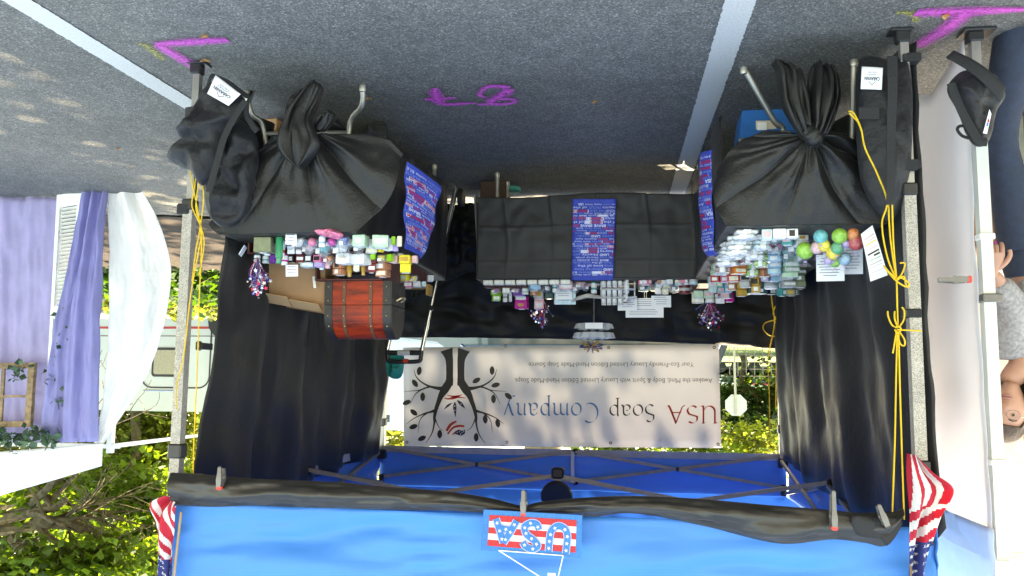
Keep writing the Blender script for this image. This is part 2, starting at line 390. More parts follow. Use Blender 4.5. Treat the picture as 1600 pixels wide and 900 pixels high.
# ------------------------------------------------------------------ vegetation
def leafmat(name, c, tc, isl=.45): return mat(name, c, .55, var=.25, vs=1.2, trans=.5, tcol=tc, island=isl, spec=.4)
leafA = leafmat('maple_leaf_green', (.06, .12, .015), (.20, .30, .02))
leafB = leafmat('sunlit_yellow_leaf', (.11, .15, .02), (.34, .37, .05))  # sunlit foliage: sunlight is put into this lighter, yellower leaf colour
leafC = leafmat('ivy_leaf', (.035, .10, .012), (.10, .22, .015))
leafD = leafmat('dark_evergreen_leaf', (.025, .055, .014), (.05, .10, .015))
bark = mat('mossy_bark', (.085, .07, .035), .95, var=.6, vs=9, bump=1, bs=25)
def leaves(b, pts, size, up=.4, rnd=random):
    """each leaf a five-point blade bent along its rib"""
    for p in pts:
        s = size*(.6+.8*rnd.random()); d = Vector((rnd.gauss(0, 1), rnd.gauss(0, 1), rnd.gauss(0, .7))).normalized()
        n = Vector((rnd.gauss(0, .7), rnd.gauss(0, .7), up+rnd.random())).normalized(); x = d.cross(n)
        if x.length < .1: continue
        x.normalize(); y = n.cross(x); k = len(b.v)
        b.v += [tuple(p), tuple(p+x*s*.5+y*s*.45+n*s*.12), tuple(p+y*s*1.15), tuple(p-x*s*.5+y*s*.45+n*s*.12)]
        b.face((k, k+1, k+2)); b.face((k, k+2, k+3))
def blob_pts(n, c, r, clumps=14, rnd=random, spread=.38):
    cs = []
    for i in range(clumps):
        d = Vector((rnd.gauss(0, 1), rnd.gauss(0, 1), rnd.gauss(0, 1))).normalized()*(rnd.random()**.45)
        cs.append((Vector((c[0]+d.x*r[0], c[1]+d.y*r[1], c[2]+d.z*r[2])), .6+.8*rnd.random()))
    out = []
    for i in range(n):
        q, k = rnd.choice(cs); out.append(q+Vector((rnd.gauss(0, r[0]*spread*k*.55), rnd.gauss(0, r[1]*spread*k*.55), rnd.gauss(0, r[2]*spread*k*.5))))
    return out
def branch(b, p, d, L, r, depth, rnd, tips, twig=.5):
    n = 6; pts = [p]; q = p.copy(); dd = d.normalized()
    for i in range(n):
        dd = (dd+Vector((rnd.gauss(0, .13), rnd.gauss(0, .13), rnd.gauss(0, .10)))).normalized(); q = q+dd*L/n; pts.append(q.copy())
    b.tube(pts, lambda t: r*(1-.62*t)+.002, n=7 if r > .03 else 5)
    tips.append(q)
    if depth > 0:
        for i in range(3 if depth > 1 else 4):
            k = rnd.randint(2, n); nd = (dd+Vector((rnd.gauss(0, .55), rnd.gauss(0, .55), rnd.gauss(0, .4)))).normalized()
            branch(b, pts[k], nd, L*(.5+.3*rnd.random()), r*(1-.62*k/n)*.7, depth-1, rnd, tips)
def tree(name, label, base, h, crown_c, crown_r, nleaf, size, lm, tr=.2, clumps=20, seed=1, limbs=(), group=None, spread=.38, extra=()):
    rnd = random.Random(seed); t = thing(name, label, 'tree', base, group); base = Vector(base)
    b = MB(); tips = []
    pts = [base+V(tr*.6*sin(i*1.3+seed), tr*.5*cos(i+seed), h*i/6-.1) for i in range(7)]
    b.tube(pts, lambda q: tr*(1.25-.75*q), n=10)
    for (pp, dd, L, r, dep) in limbs: branch(b, Vector(pp), Vector(dd), L, r, dep, rnd, tips)
    if not limbs:
        for i in range(6): branch(b, pts[6]-V(0, 0, h*.25*rnd.random()), V(rnd.gauss(0, 1), rnd.gauss(0, 1), .7), max(crown_r)*.8, tr*.4, 2, rnd, tips)
    b.build('trunk', bark, t, smooth_=True)
    c = MB(); P = blob_pts(nleaf, crown_c, crown_r, clumps, rnd, spread)
    for (cc, rr, n2, cl) in extra: P += blob_pts(n2, cc, rr, cl, rnd, spread)
    leaves(c, P, size, rnd=rnd); c.build('crown', lm, t)
    return t
# the big mossy maple whose limbs reach in at the lower left of the photo, its crown shading road and booth
c8 = AY(-30, 800, 8.6)
lb = []
for (a0, b0, L, r) in (((-20, 815, 8.4), (90, 800), 1.9, .11), ((-15, 830, 8.2), (110, 845), 1.8, .09), ((-10, 800, 8.8), (80, 760), 1.9, .10), ((60, 812, 8.0), (230, 808), 1.9, .10),
                       ((30, 800, 8.3), (120, 770), 1.7, .08), ((50, 815, 8.2), (200, 860), 1.5, .06), ((20, 840, 8.0), (70, 900), 1.6, .08)):
    p = AY(*a0); q_ = AY(*b0, a0[2]-.6); lb.append((p, (q_-p), L, r, 3))
tree('maple_tree', 'big mossy maple with spreading limbs above the lavender stall', (c8.x+.3, 8.8, 0), 4.6, (6.0, 7.6, 8.6), (4.0, 4.2, 1.5), 14000, .12, leafA, tr=.34, clumps=150, seed=4, limbs=lb + [((c8.x+.2, 8.8, 4.2), (-.6, -.3, .8), 4, .16, 2), ((c8.x+.3, 8.8, 4.2), (.3, .2, 1), 4, .16, 2)],
     extra=[(tuple(AY(150, 880, 7.4)), (1.2, .6, .35), 1500, 40), (tuple(AY(60, 895, 7.6)), (1.0, .6, .3), 1100, 30), (tuple(AY(215, 800, 9.4)), (.7, .6, .7), 2200, 30), (tuple(AY(60, 770, 8.6)), (.9, .5, .3), 500, 22)])
tree('maple_tree', 'tall maple shading the booth, its trunk hidden behind the banner', (1.0, 9.6, 0), 6, (1.2, 6.9, 8.6), (3.8, 3.8, 1.7), 17500, .12, leafA, tr=.3, clumps=90, seed=9)
# background trees, one behind another
bgd = [('sunlit yellow green tree between the lavender stall and the booth', (240, 700, 14), (1.9, 1.4, 1.3), 9000, .12, leafB),
       ('green maple rising beside the flag at the lower left', (215, 800, 12.5), (1.5, 1.3, 1.3), 8000, .12, leafA),
       ('broad green tree behind the mossy maple limbs', (90, 860, 15), (2.8, 1.6, 1.7), 12000, .13, leafA),
       ('yellow green tree behind the lavender stall top', (60, 760, 18), (3.2, 1.5, 1.6), 9000, .14, leafB),
       ('pale green tree seen through the gap left of the banner', (600, 690, 17), (1.3, 1.2, .9), 1600, .17, leafB),
       ('bright leafy tree above the banner right end', (1120, 712, 27), (2.6, 1.5, 1.3), 2800, .17, leafB),
       ('dark leafy tree behind the stop sign', (1175, 650, 34), (3.2, 2, 2.0), 5500, .2, leafD),
       ('green tree right of the stop sign', (1250, 655, 36), (3.0, 2, 2.2), 4000, .2, leafA),
       ('light green tree behind the banner top edge', (1010, 716, 26), (3.0, 1.5, .9), 2500, .18, leafA),
       ('tall dark green tree behind the stall rows', (420, 760, 30), (6, 2.5, 3.5), 4500, .3, leafD),
       ('leafy tree seen over the neighbouring white tent', (1640, 735, 24), (4, 2, 3), 4500, .24, leafD)]
for i, (lab, (px, py, y), r, n, s, lm) in enumerate(bgd):
    c = AY(px, py, y); tree('leafy_tree', lab, (c.x+.3, y+.3, 0), max(1.5, c.z-r[2]*.4), tuple(c), r, n, s, lm, tr=.14, clumps=34, seed=40+i, group='trees behind the booths')
# ivy hedge and loose bushes
def bush(name, label, c, r, n, s, lm, seed, clumps=25):
    rnd = random.Random(seed); b = MB(); t = thing(name, label, 'bush', (c[0], c[1], 0))
    st = MB()
    for i in range(9):
        a = rnd.random()*6.3; st.tube([V(c[0]+r[0]*.5*cos(a), c[1]+r[1]*.5*sin(a), 0), V(c[0]+r[0]*.7*cos(a), c[1]+r[1]*.6*sin(a), c[2]), V(c[0]+r[0]*.8*cos(a+.3), c[1]+r[1]*.8*sin(a+.3), c[2]+r[2]*.6)], .012, 5)
    st.build('stems', bark, t)
    leaves(b, [p for p in blob_pts(n, c, r, clumps, rnd, .45) if p.z > .02], s, rnd=rnd); b.build('foliage', lm, t)
c = AY(270, 425, 6.2); bush('ivy_hedge', 'bright green ivy hedge seen between the sheer curtain and the left front leg', (c.x, 6.2, .12), (1.6, .6, .30), 5200, .10, leafC, 3, 60)
c = AY(320, 440, 7.6); bush('leafy_bush', 'yellow green bush topping the ivy hedge', (c.x-.4, 7.4, .42), (1.7, .4, .16), 1600, .09, leafB, 5, 30)
c = AY(1180, 640, 30); bush('leafy_bush', 'dense green bush at the foot of the stop sign trees', (c.x, 46.5, 2.4), (4, 1, 1.2), 5000, .17, leafC, 6, 40)

# ------------------------------------------------------------------ things behind the booths
campw = mat('camper_shell', (.58, .62, .57), .4, var=.04, vs=3); glassd = mat('tinted_glass', (.02, .05, .06), .1, spec=.8, coat=.6)
# camper trailer
def camper():
    y0 = 12.0; pL = AY(170, 600, y0).x; pR = AY(330, 600, y0).x
    xl, xr = pR-2.6, pL+1.0; zb, zt = .25, 2.05
    t = thing('camper_trailer', 'pale green white camper trailer with a red stripe behind the left leg', 'trailer', ((xl+xr)/2, y0+1, 0))
    b = MB()
    prof = [(xl, zb), (xl, zt-.3), (xl+.1, zt-.1), (xl+.35, zt), (xr-.9, zt), (xr-.4, zt-.08), (xr-.12, zt-.3), (xr, zt-.7), (xr+.02, zb+.3), (xr-.1, zb)]
    b.loft([[V(x, y, z) for x, z in prof] for y in (y0, y0+2.1)], cap=True); b.build('body', campw, t, smooth_=True)
    def plate(name, px0, py0, px1, py1, m, th, rad=.1, yy=y0):
        a = AY(px0, py0, yy); c = AY(px1, py1, yy); x0, x1 = sorted((a.x, c.x)); z0, z1 = sorted((a.z, c.z)); r = rad
        pts = []
        for (cx_, cz_, a0) in ((x1-r, z1-r, 0), (x0+r, z1-r, 90), (x0+r, z0+r, 180), (x1-r, z0+r, 270)):
            for k in range(6): an = radians(a0+k*18); pts.append((cx_+r*cos(an), cz_+r*sin(an)))
        q = MB(); q.loft([[V(x, yy-th, z) for x, z in pts], [V(x, yy+.01, z) for x, z in pts]], cap=True); return q, pts
    q, p = plate('', 240, 543, 282, 589, None, .03, .07)
    w = q.build('window', blackplastic, t)
    q, p = plate('', 243, 547, 279, 585, None, .036, .05); q.build('curtain', mat('cream_curtain', (.42, .38, .26), .8, var=.3, vs=60), w)
    dm = MB(); a = AY(228, 480, y0); c = AY(300, 606, y0); x0, x1 = min(a.x, c.x)-.35, max(a.x, c.x); z0, z1 = a.z, c.z; r = .22
    pts = [V(x1, y0-.012, z0)]+[V(x1-r+r*cos(radians(k*15)), y0-.012, z1-r+r*sin(radians(k*15))) for k in range(7)]+[V(x0+r+r*cos(radians(90+k*15)), y0-.012, z1-r+r*sin(radians(90+k*15))) for k in range(7)]+[V(x0, y0-.012, z0)]
    dm.tube(pts, .014, 6); dm.build('door_seal', blackplastic, t)
    for z, h, m in ((AY(250, 512, y0).z, .045, mat('red_stripe', (.5, .03, .04), .4)), (AY(250, 525, y0).z, .02, darksteel)):
        q = MB(); q.box(((xl+xr)/2, y0-.004, z), (xr-xl-.3, .014, h)); q.build('stripe', m, t)
    q = MB(); a = AY(226, 610, y0); q.tube([V(a.x-.75, y0-.03, a.z), V(a.x, y0-.03, a.z)], .014); q.build('grab_rail', chrome, t)
    for i, x in enumerate((xl+1.5, xl+2.3)):
        q = MB(); q.lathe((x, y0-.02, .32), [(.05, 0), (.3, 0), (.32, .05), (.32, .18), (.1, .2)], 20, axis=Matrix.Rotation(pi/2, 3, 'X')); q.build('wheel', rubber, t)
camper()
# white van seen left of the banner
def van():
    y0 = 7.6; a = AY(560, 545, y0); xr = a.x+.9; xl = AY(840, 545, y0).x
    t = thing('white_van', 'sunlit white van behind the gap left of the banner', 'van', ((xl+xr)/2, y0+.9, 0))
    b = MB(); zt = AY(600, 672, y0).z
    prof = [(xl, .35), (xl, .95), (xl+.1, 1.05), (xl+.5, 1.12), (xl+1.0, zt-.1), (xl+1.25, zt), (xr-.3, zt), (xr-.05, zt-.15), (xr, .9), (xr, .35)]
    b.loft([[V(x, y, z) for x, z in prof] for y in (y0, y0+1.8)], cap=True); b.build('body', mat('white_vehicle_paint', (.8, .8, .8), .3, var=.02), t, smooth_=True)
    a = AY(585, 648, y0); c = AY(606, 660, y0)
    q = MB(); q.box(((a.x+c.x)/2, y0-.005, (a.z+c.z)/2), (abs(a.x-c.x)+.05, .02, abs(a.z-c.z))); q.build('window', glassd, t)
    for x in (xl+.8, xr-.7):
        q = MB(); q.lathe((x, y0-.02, .33), [(.05, 0), (.3, 0), (.33, .05), (.33, .18), (.1, .2)], 20, axis=Matrix.Rotation(pi/2, 3, 'X')); q.build('wheel', rubber, t)
van()
# dark teal car behind the back drape
def car():
    y0 = 5.0; xl = -1.42; t = thing('parked_car', 'dark teal car parked behind the banner', 'car', (.3, y0+.85, 0))
    paint = mat('teal_car_paint', (.012, .045, .05), .2, var=.05, coat=.8)
    prof = [(xl+.02, .3), (xl-.05, .55), (xl-.02, .85), (xl+.06, .98), (xl+.13, 1.18), (xl+.24, 1.36), (xl+.42, 1.44), (.6, 1.46), (1.15, 1.30), (1.55, 1.02), (2.5, .92), (2.75, .75), (2.78, .35)]
    b = MB(); R = []
    for y, s in ((y0, .0), (y0+.08, 1), (y0+1.6, 1), (y0+1.7, 0)):
        R.append([V(x, y+(.14 if z > 1.05 and y < y0+.5 else (-.14 if z > 1.05 else 0)), z-.02*(1-s)) for x, z in prof])
    b.loft(R, cap=True); b.build('body', paint, t, smooth_=True)
    w = [(xl+.17, 1.02), (xl+.22, 1.16), (xl+.36, 1.32), (xl+.5, 1.37), (.55, 1.39), (1.0, 1.27), (1.3, 1.03)]
    q = MB(); q.loft([[V(x, y0-.012+(.14*(z-1.02)/.3 if z > 1.02 else 0)*.9, z) for x, z in w], [V(x, y0+.25, z) for x, z in w]], cap=True); wi = q.build('window', glassd, t)
    q = MB(); q.tube([V(x, y0-.02+(.14*(z-1.02)/.3 if z > 1.02 else 0)*.9, z) for x, z in w], .012, 6); q.build('trim', chrome, wi)
    for x in (xl+.75, 1.95):
        q = MB(); q.lathe((x, y0-.02, .31), [(.05, 0), (.28, 0), (.31, .04), (.31, .17), (.1, .2)], 22, axis=Matrix.Rotation(pi/2, 3, 'X')); wh = q.build('wheel', rubber, t)
        q = MB(); q.lathe((x, y0-.045, .31), [(.03, .02), (.19, 0), (.2, .03)], 18, axis=Matrix.Rotation(pi/2, 3, 'X')); q.build('rim', chrome, wh)
car()
# stop sign seen from behind
c = AY(1150, 633, 22); t = thing('stop_sign', 'octagonal road sign seen from its grey back on a post', 'sign', (c.x, 22, 0))
q = MB(); q.loft([[c+V(.33*cos(radians(22.5+45*k)), y, .33*sin(radians(22.5+45*k))) for k in range(8)] for y in (-.004, .004)], cap=True); q.build('sign_plate', mat('bare_aluminium', (.42, .44, .44), .5, metal=.3), t)
q = MB(); q.tube([V(c.x+.03, 22-.03, 0), V(c.x+.01, 22-.03, c.z+.28)], .03, square=True); q.build('post', mat('galvanised_post', (.35, .32, .28), .6), t)
# wire fence: posts, rails, wires
f0 = AZ(1150, 562); f1 = AZ(1330, 560); yy = 24
t = thing('wire_fence', 'thin wire fence along the lawn beyond the stop sign', 'fence', (-4.5, yy, 0))
for i in range(8):
    x = AY(1140+i*13, 575, yy).x; q = MB(); q.tube([V(x, yy, 0), V(x, yy, 1.15)], .012, 6); q.build('post', darksteel, t)
q = MB()
for k in range(5):
    z = .3+k*.22; q.tube([V(AY(1100, 575, yy).x, yy, z), V(AY(1330, 575, yy).x, yy, z)], .006, 4)
q.build('wire', darksteel, t)
# far vehicles in the street
for i, (px, w, col, lab) in enumerate(((1152, 3.0, (.75, .75, .78), 'small white car far behind the stop sign'), (1192, 4.6, (.55, .03, .10), 'crimson car far behind the fence'), (1250, 4.4, (.7, .72, .75), 'silver white car farthest right behind the fence'))):
    y0 = 44; c = AY(px, 594, y0); t = thing('parked_car', lab, 'car', (c.x, y0, 0), 'cars far across the lawn'); x0 = c.x-w/2; zb = .55
    pr = [(0, zb), (0, zb+.45), (.16*w, zb+.55), (.26*w, zb+.95), (.72*w, zb+.95), (.9*w, zb+.5), (w, zb+.4), (w, zb)]
    q = MB(); q.loft([[V(x0+x, y, z) for x, z in pr] for y in (y0, y0+1.7)], cap=True); q.build('body', mat('far_car_paint_%d' % i, col, .3, var=.03), t, smooth_=True)
    q = MB(); q.loft([[V(x0+x, y, z) for x, z in ((.2*w, zb+.52), (.29*w, zb+.86), (.69*w, zb+.86), (.82*w, zb+.52))] for y in (y0-.02, y0+.1)], cap=True); q.build('window', glassd, t)
    for x in (.2, .8):
        q = MB(); q.lathe((x0+x*w, y0-.02, zb), [(.04, 0), (.3, 0), (.32, .04), (.32, .17), (.1, .2)], 16, axis=Matrix.Rotation(pi/2, 3, 'X')); q.build('wheel', rubber, t)
# low pale house roof edge far behind
c = AY(1210, 690, 55); t = thing('pale_house', 'pale low house far behind the trees right of the banner', 'house', (c.x, 57, 0))
q = MB(); q.box((c.x-1, 58, c.z/2-.3), (9, 4, c.z-.6)); wl = q.build('wall', mat('pale_siding', (.6, .6, .56), .8), t)
q = MB(); q.loft([[V(x, 55.6, c.z-.6), V(x, 58, c.z+.8), V(x, 60.4, c.z-.6)] for x in (c.x-6, c.x+4)], cap=True); q.build('roof', mat('pale_roof', (.5, .5, .5), .8), t)
for x in (-3, 0, 2): q = MB(); q.box((c.x+x, 55.99, 2.2), (.9, .04, 1.2)); q.build('window', glassd, t)
# ------------------------------------------------------------------ the blue canopy tent
X0, X1, Y0, Y1 = -1.475, 1.475, 0.0, 2.95
ZV = 1.90
tent = thing('canopy_tent', 'blue pop-up canopy tent standing over the soap booth', 'tent', (0, 1.475, 0))
def leg(x, y, zlow, ztop, m_up, name='leg'):
    b = MB(); b.tube([V(x, y, .62), V(x, y, ztop)], .0215, square=True); o = b.build(name, m_up, tent)
    b = MB(); b.tube([V(x-.004, y, 0.01), V(x-.004, y, .95)], .0155, square=True); b.build('inner_tube', steel, o)
    b = MB(); b.box((x+(.008 if x < 0 else -.008), y, .008), (.085, .075, .01), bev=.003); b.box((x, y, .03), (.05, .05, .05), bev=.006); b.build('foot', blackplastic, o)
    b = MB(); b.box((x, y, .64), (.055, .055, .05), bev=.006); b.tube([V(x+.03, y, .64), V(x+.05, y-.01, .64)], .008); b.build('lock_button', blackplastic, o)
    b = MB(); b.box((x, y, ztop-.24), (.06, .06, .06), bev=.006); b.build('slider', blackplastic, o)
    b = MB(); b.box((x, y, ztop), (.062, .062, .07), bev=.006); b.build('corner_bracket', blackplastic, o)
leg(X1, Y0, 0, 1.93, hammer); leg(X0, Y0, 0, 1.93, hammer); leg(X1, Y1, 0, 1.95, steel); leg(X0, Y1, 0, 1.95, steel)
trussm = mat('bronze_truss_paint', (.27, .25, .22), .5, metal=.2, var=.15)
def bar(p, q, m=trussm, r=.011):
    b = MB(); b.tube([p, q], r, square=True, flat=.8); return b.build('truss_bar', m, tent)
def joint(p, s=.032):
    b = MB(); b.box(p, (s, s, s*1.1), bev=.006); b.build('truss_joint', blackplastic, tent)
def scissor(a, c, zt, zb, m=trussm, off=V(0, .014, 0), n=2):
    """pairs of crossing bars from a to c; they meet at the top brackets at height zt and swap to zb in between"""
    for k in range(n):
        p = a.lerp(c, k/n); q = a.lerp(c, (k+1)/n)
        z1, z2 = (zt, zb)
        A = V(p.x, p.y, z1)-off; B = V(q.x, q.y, z2)-off; C_ = V(p.x, p.y, z2)+off; D_ = V(q.x, q.y, z1)+off
        bar(A, B, m); bar(C_, D_, m); joint((A+B)/2, .026)
        for z in (z1, z2): joint(V(q.x, q.y, z), .036)
        for z in (z1, z2): joint(V(p.x, p.y, z), .036)
def scissor2(a, m_, c, zt, zb):
    scissor(a, c, zt, zb)
# back truss, side trusses, cross truss through the middle, front truss
scissor(V(X1, Y1, 0), V(X0, Y1, 0), 1.90, 2.12)
scissor(V(X1, Y0+.04, 0), V(X0, Y0+.04, 0), 2.14, 2.35)
for x in (X0, X1): scissor(V(x, Y0, 0), V(x, Y1, 0), 1.93, 2.16, off=V(.014, 0, 0))
scissor(V(X1, 1.475, 0), V(X0, 1.475, 0), 1.915, 2.16)
# low V bars of the cross truss that show under the roof
b = MB(); b.tube([V(0, 1.475, 1.87), V(0, 1.475, 2.95)], .017, square=True); b.build('centre_pole', steel, tent)
b = MB(); b.box((0, 1.475, 1.90), (.07, .07, .06), bev=.01); b.build('centre_hub', blackplastic, tent)
b = MB(); b.lathe((0.0, 1.40, 2.02), [(.005, -.02), (.085, -.02), (.09, 0), (.085, .02), (.005, .02)], 28, axis=Matrix.Rotation(radians(72), 3, 'X')); b.build('hub_disc', blackplastic, tent, smooth_=True)
b = MB(); b.tube([V(0.02, Y1-.02, 1.90), V(0.02, Y1-.02, 2.12)], .012, square=True); b.build('truss_strut', mat('white_plastic_strut', (.55, .55, .56), .5), tent)
# roof: pyramid with slightly sagging panels
ov = .03; zr = 2.19; pk = V(0, 1.475, 3.05)
def roofpt(u, v):
    # u round the square 0..4, v from eave to peak
    k = int(u) % 4; f = u-int(u)
    c = [V(X0-ov, Y0-ov, zr), V(X1+ov, Y0-ov, zr), V(X1+ov, Y1+ov, zr), V(X0-ov, Y1+ov, zr)]
    e = c[k].lerp(c[(k+1) % 4], f); p = e.lerp(pk, v); return p+V(0, 0, -.05*sin(pi*v)*sin(pi*f)+.006*nz(p.x*4, p.y*4))
b = MB(); b.loft([[roofpt(4*i/80, j/14) for i in range(80)] for j in range(15)]); b.build('roof', blue, tent, smooth_=True)
# valance, with sagging folds
def valance(name, a, c, z0, z1, amp, n, m, parent, wave=1., thick=.003):
    d = (c-a).normalized(); nrm = V(d.y, -d.x, 0)
    def fn(u, v):
        p = a.lerp(c, u); s = p.dot(d)
        f = amp*(nz(s*1.7, v*2.2+s*.25)*1.2+.6*nz(s*4-v*5, v*3)-1.1*abs(nz(s*1.1+v*.5, v*3.4+s*.5, 4))-.35*abs(nz(s*3+v, v*8+s*1.6, 8))) + amp*.5*sin(s*3+v*7+2*nz(s, v))*wave
        return V(p.x, p.y, lerp(z0, z1, v))+nrm*(f*(.35+.65*(1-abs(2*v-1)))+.01)
    b = MB(); b.grid(fn, n, 16); return b.build(name, m, parent, smooth_='full', solid=thick)
valance('valance', V(X0-ov, Y0-ov, 0), V(X1+ov, Y0-ov, 0), ZV, zr+.01, .034, 200, blue, tent)
valance('valance', V(X1+ov, Y1+ov, 0), V(X0-ov, Y1+ov, 0), ZV-.0, zr+.01, .012, 60, blue, tent)
valance('valance', V(X1+ov, Y0-ov, 0), V(X1+ov, Y1+ov, 0), ZV, zr+.01, .012, 60, blue, tent)
valance('valance', V(X0-ov, Y1+ov, 0), V(X0-ov, Y0-ov, 0), ZV, zr+.01, .012, 60, blue, tent)
hemm = mat('pale_hem_band', (.42, .44, .52), .6, trans=.2)
b = MB(); b.box((0, Y1+ov-.012, ZV+.012), (2.98, .006, .05)); b.build('hem_band', hemm, tent)
b = MB(); b.box((X1+ov-.014, 1.9, ZV+.012), (.006, 2.0, .05)); b.build('hem_band', hemm, tent)

# ------------------------------------------------------------------ black cloths
def drape(name, top, bot, m, label, cat, nrm, folds=9, amp=.03, nu=110, nv=36, seed=0, belly=0, group=None, parent=None, solid=.003, gather=.5, wr=.01):
    nrm = Vector(nrm).normalized()
    def fn(u, v):
        a = along(top, u); c = along(bot, u); p = a.lerp(c, v)
        g = folds*u*2*pi+1.8*nz(u*folds*.7+seed, v*.8)
        f = amp*(sin(g)*(gather+(1-gather)*v)+.55*sin(g*2.3+seed+v)*.6+.9*nz(u*folds*1.3+seed, v*2.0))
        f -= amp*.9*abs(nz(u*folds*1.1+v*1.7+seed, v*2.6, seed+5)); f += amp*.35*abs(nz(u*folds*3+v*4, v*3, seed+9))
        return p+nrm*(f+belly*sin(pi*v)+wr*nz(u*22+seed, v*14, seed)+wr*.8*nz(u*9+v*9, v*5, seed))
    b = MB(); b.grid(fn, nu, nv); o = b.build(name, m, parent, smooth_='full', solid=solid)
    return tag(o, label, cat, group) if label else o
# left side wall (right in world, x = +1.5)
xs = 1.46
top = [AX(303, 732, xs), AX(345, 752, xs), AX(450, 735, xs), AX(586, 702, xs)]
bot = [AX(300, 160, xs), AX(395, 300, xs), V(xs, 1.6, .06), V(xs, 2.72, .06)]
bot[0] = V(xs, .30, .12); bot[1] = V(xs, .8, .06)
top[0] = V(xs, .14, 1.93)
drape('side_wall', [V(xs, .17, 1.93), V(xs, 1.0, 2.0), V(xs, 2.0, 1.97), V(xs, 2.86, 1.92)], [V(xs-.02, .34, .10), V(xs, 1.1, .05), V(xs, 1.9, .05), V(xs+.0, 2.7, .05)],
      wallcloth, 'black cloth side wall behind the wooden chest and cardboard box', 'side wall', (-1, 0, 0), folds=3.6, amp=.045, seed=1.3, nu=140, belly=.05)
# buckle on its front edge
p = AX(318, 541, xs); t = thing('strap_buckle', 'black strap with a small buckle sticking out of the left side wall edge', 'strap', tuple(p))
b = MB(); b.box(p+V(0, .03, 0), (.012, .09, .03), bev=.003); b.build('strap', webbing, t)
b = MB(); b.box(p+V(0, -.04, 0), (.02, .035, .042), bev=.006); b.box(p+V(-.011, -.04, 0), (.004, .02, .024)); b.build('buckle', blackplastic, t)
drape('side_wall', [V(-1.46, 2.84, 1.88), V(-1.46, 2.0, 1.97), V(-1.47, 1.0, 2.0), V(-1.50, .0, 1.95), V(-1.53, -.03, 1.9)], [V(-1.46, 2.74, .05), V(-1.46, 1.8, .05), V(-1.47, .8, .05), V(-1.50, .12, .03), V(-1.54, .05, .03)],
      wallcloth, 'black cloth side wall hanging beside the yellow ropes', 'side wall', (1, 0, 0), folds=3.6, amp=.028, seed=4.7, nu=150, belly=.03)
yb = 2.93
drape('back_wall', [AY(600, 528, yb), AY(680, 527, yb), AY(900, 530, yb), AY(1100, 537, yb), AY(1232, 546, yb)], [AY(585, 340, yb), AY(780, 335, yb), AY(1000, 332, yb), AY(1242, 328, yb)],
      blackcloth, 'black cloth half wall hung across the back below the banner', 'back wall', (0, -1, 0), folds=5, amp=.025, seed=2.2, belly=.06, wr=.03)
drape('back_wall', [AY(585, 497, 2.7), AY(640, 470, 2.5), AY(720, 430, 2.6), AY(770, 415, 2.7)], [AY(590, 325, 2.7), AY(650, 318, 2.6), AY(722, 318, 2.65), AY(772, 322, 2.7)],
      blackcloth, 'black cloth corner bunched behind the hand truck', 'back wall', (0, -1, 0), folds=4, amp=.03, seed=8.2, belly=.05, wr=.03, nu=60)
# front swag rolled over the front truss
lo = [(268, 738), (330, 742), (400, 748), (500, 752), (600, 760), (700, 768), (770, 779), (815, 790), (845, 784), (920, 777), (1000, 775), (1100, 780), (1200, 789), (1290, 796), (1340, 801), (1390, 800), (1412, 795)]
hi = [(272, 789), (330, 792), (400, 790), (480, 793), (600, 796), (700, 798), (770, 802), (815, 803), (845, 803), (920, 803), (1000, 803), (1100, 822), (1215, 849), (1300, 843), (1350, 848), (1384, 852), (1402, 812)]
P1 = smooth([AY(x, y, -.075) for x, y in lo], 9); P2 = smooth([AY(x, y, -.075) for x, y in hi], 9)
b = MB(); R = []
P1 = [q for a, c in zip(P1, P1[1:]) for q in (a, (a+c)/2)]; P2 = [q for a, c in zip(P2, P2[1:]) for q in (a, (a+c)/2)]
for i, (p, q) in enumerate(zip(P1, P2)):
    s = i/len(P1); c = (p+q)/2; h = (q-p)/2; ring = []
    xx = c.x
    pin = min(1, .35+abs(xx-AY(818, 790, -.075).x)*2.2, .45+abs(xx-AY(1303, 800, -.075).x)*2.0)
    for k in range(32):
        a = 2*pi*k/32
        d = 1+.12*nz(xx*5+k*.1, cos(a)*2.2+xx*.8, sin(a)*2)+.05*sin(a*4+xx*9)-.30*abs(nz(xx*4+cos(a)*3, cos(a)*5+xx*2.5, 7))-.16*abs(nz(xx*11+cos(a)*6, cos(a)*7, 3))
        ring.append(c+h*cos(a)*(1 if abs(cos(a)) > .98 else d)+V(0, -1, 0)*(.045*sin(a)*pin*d))
    R.append(ring)
b.loft(R, cap=True)
sw = tag(b.build('front_swag', mat('black_swag_cloth', (.014, .013, .012), .38, var=.3, vs=6, bump=.6, bs=9, sheen=.08, spec=.55), smooth_='full'), 'black cloth swag rolled along the front edge of the blue canopy', 'swag')
# loose corners of the swag
for pts, lab in (([(1330, 806), (1362, 806), (1408, 812), (1402, 834), (1386, 853), (1376, 842), (1340, 836)], 'loose pointed black cloth corner hanging from the right end of the swag'),):
    b = MB(); pillow(b, [AY(x, y, -.10) for x, y in pts], .02, V(0, -1, 0), wr=.7, ws=12, seed=len(lab)); tag(b.build('cloth_corner', bagcloth, smooth_='full'), lab, 'cloth')
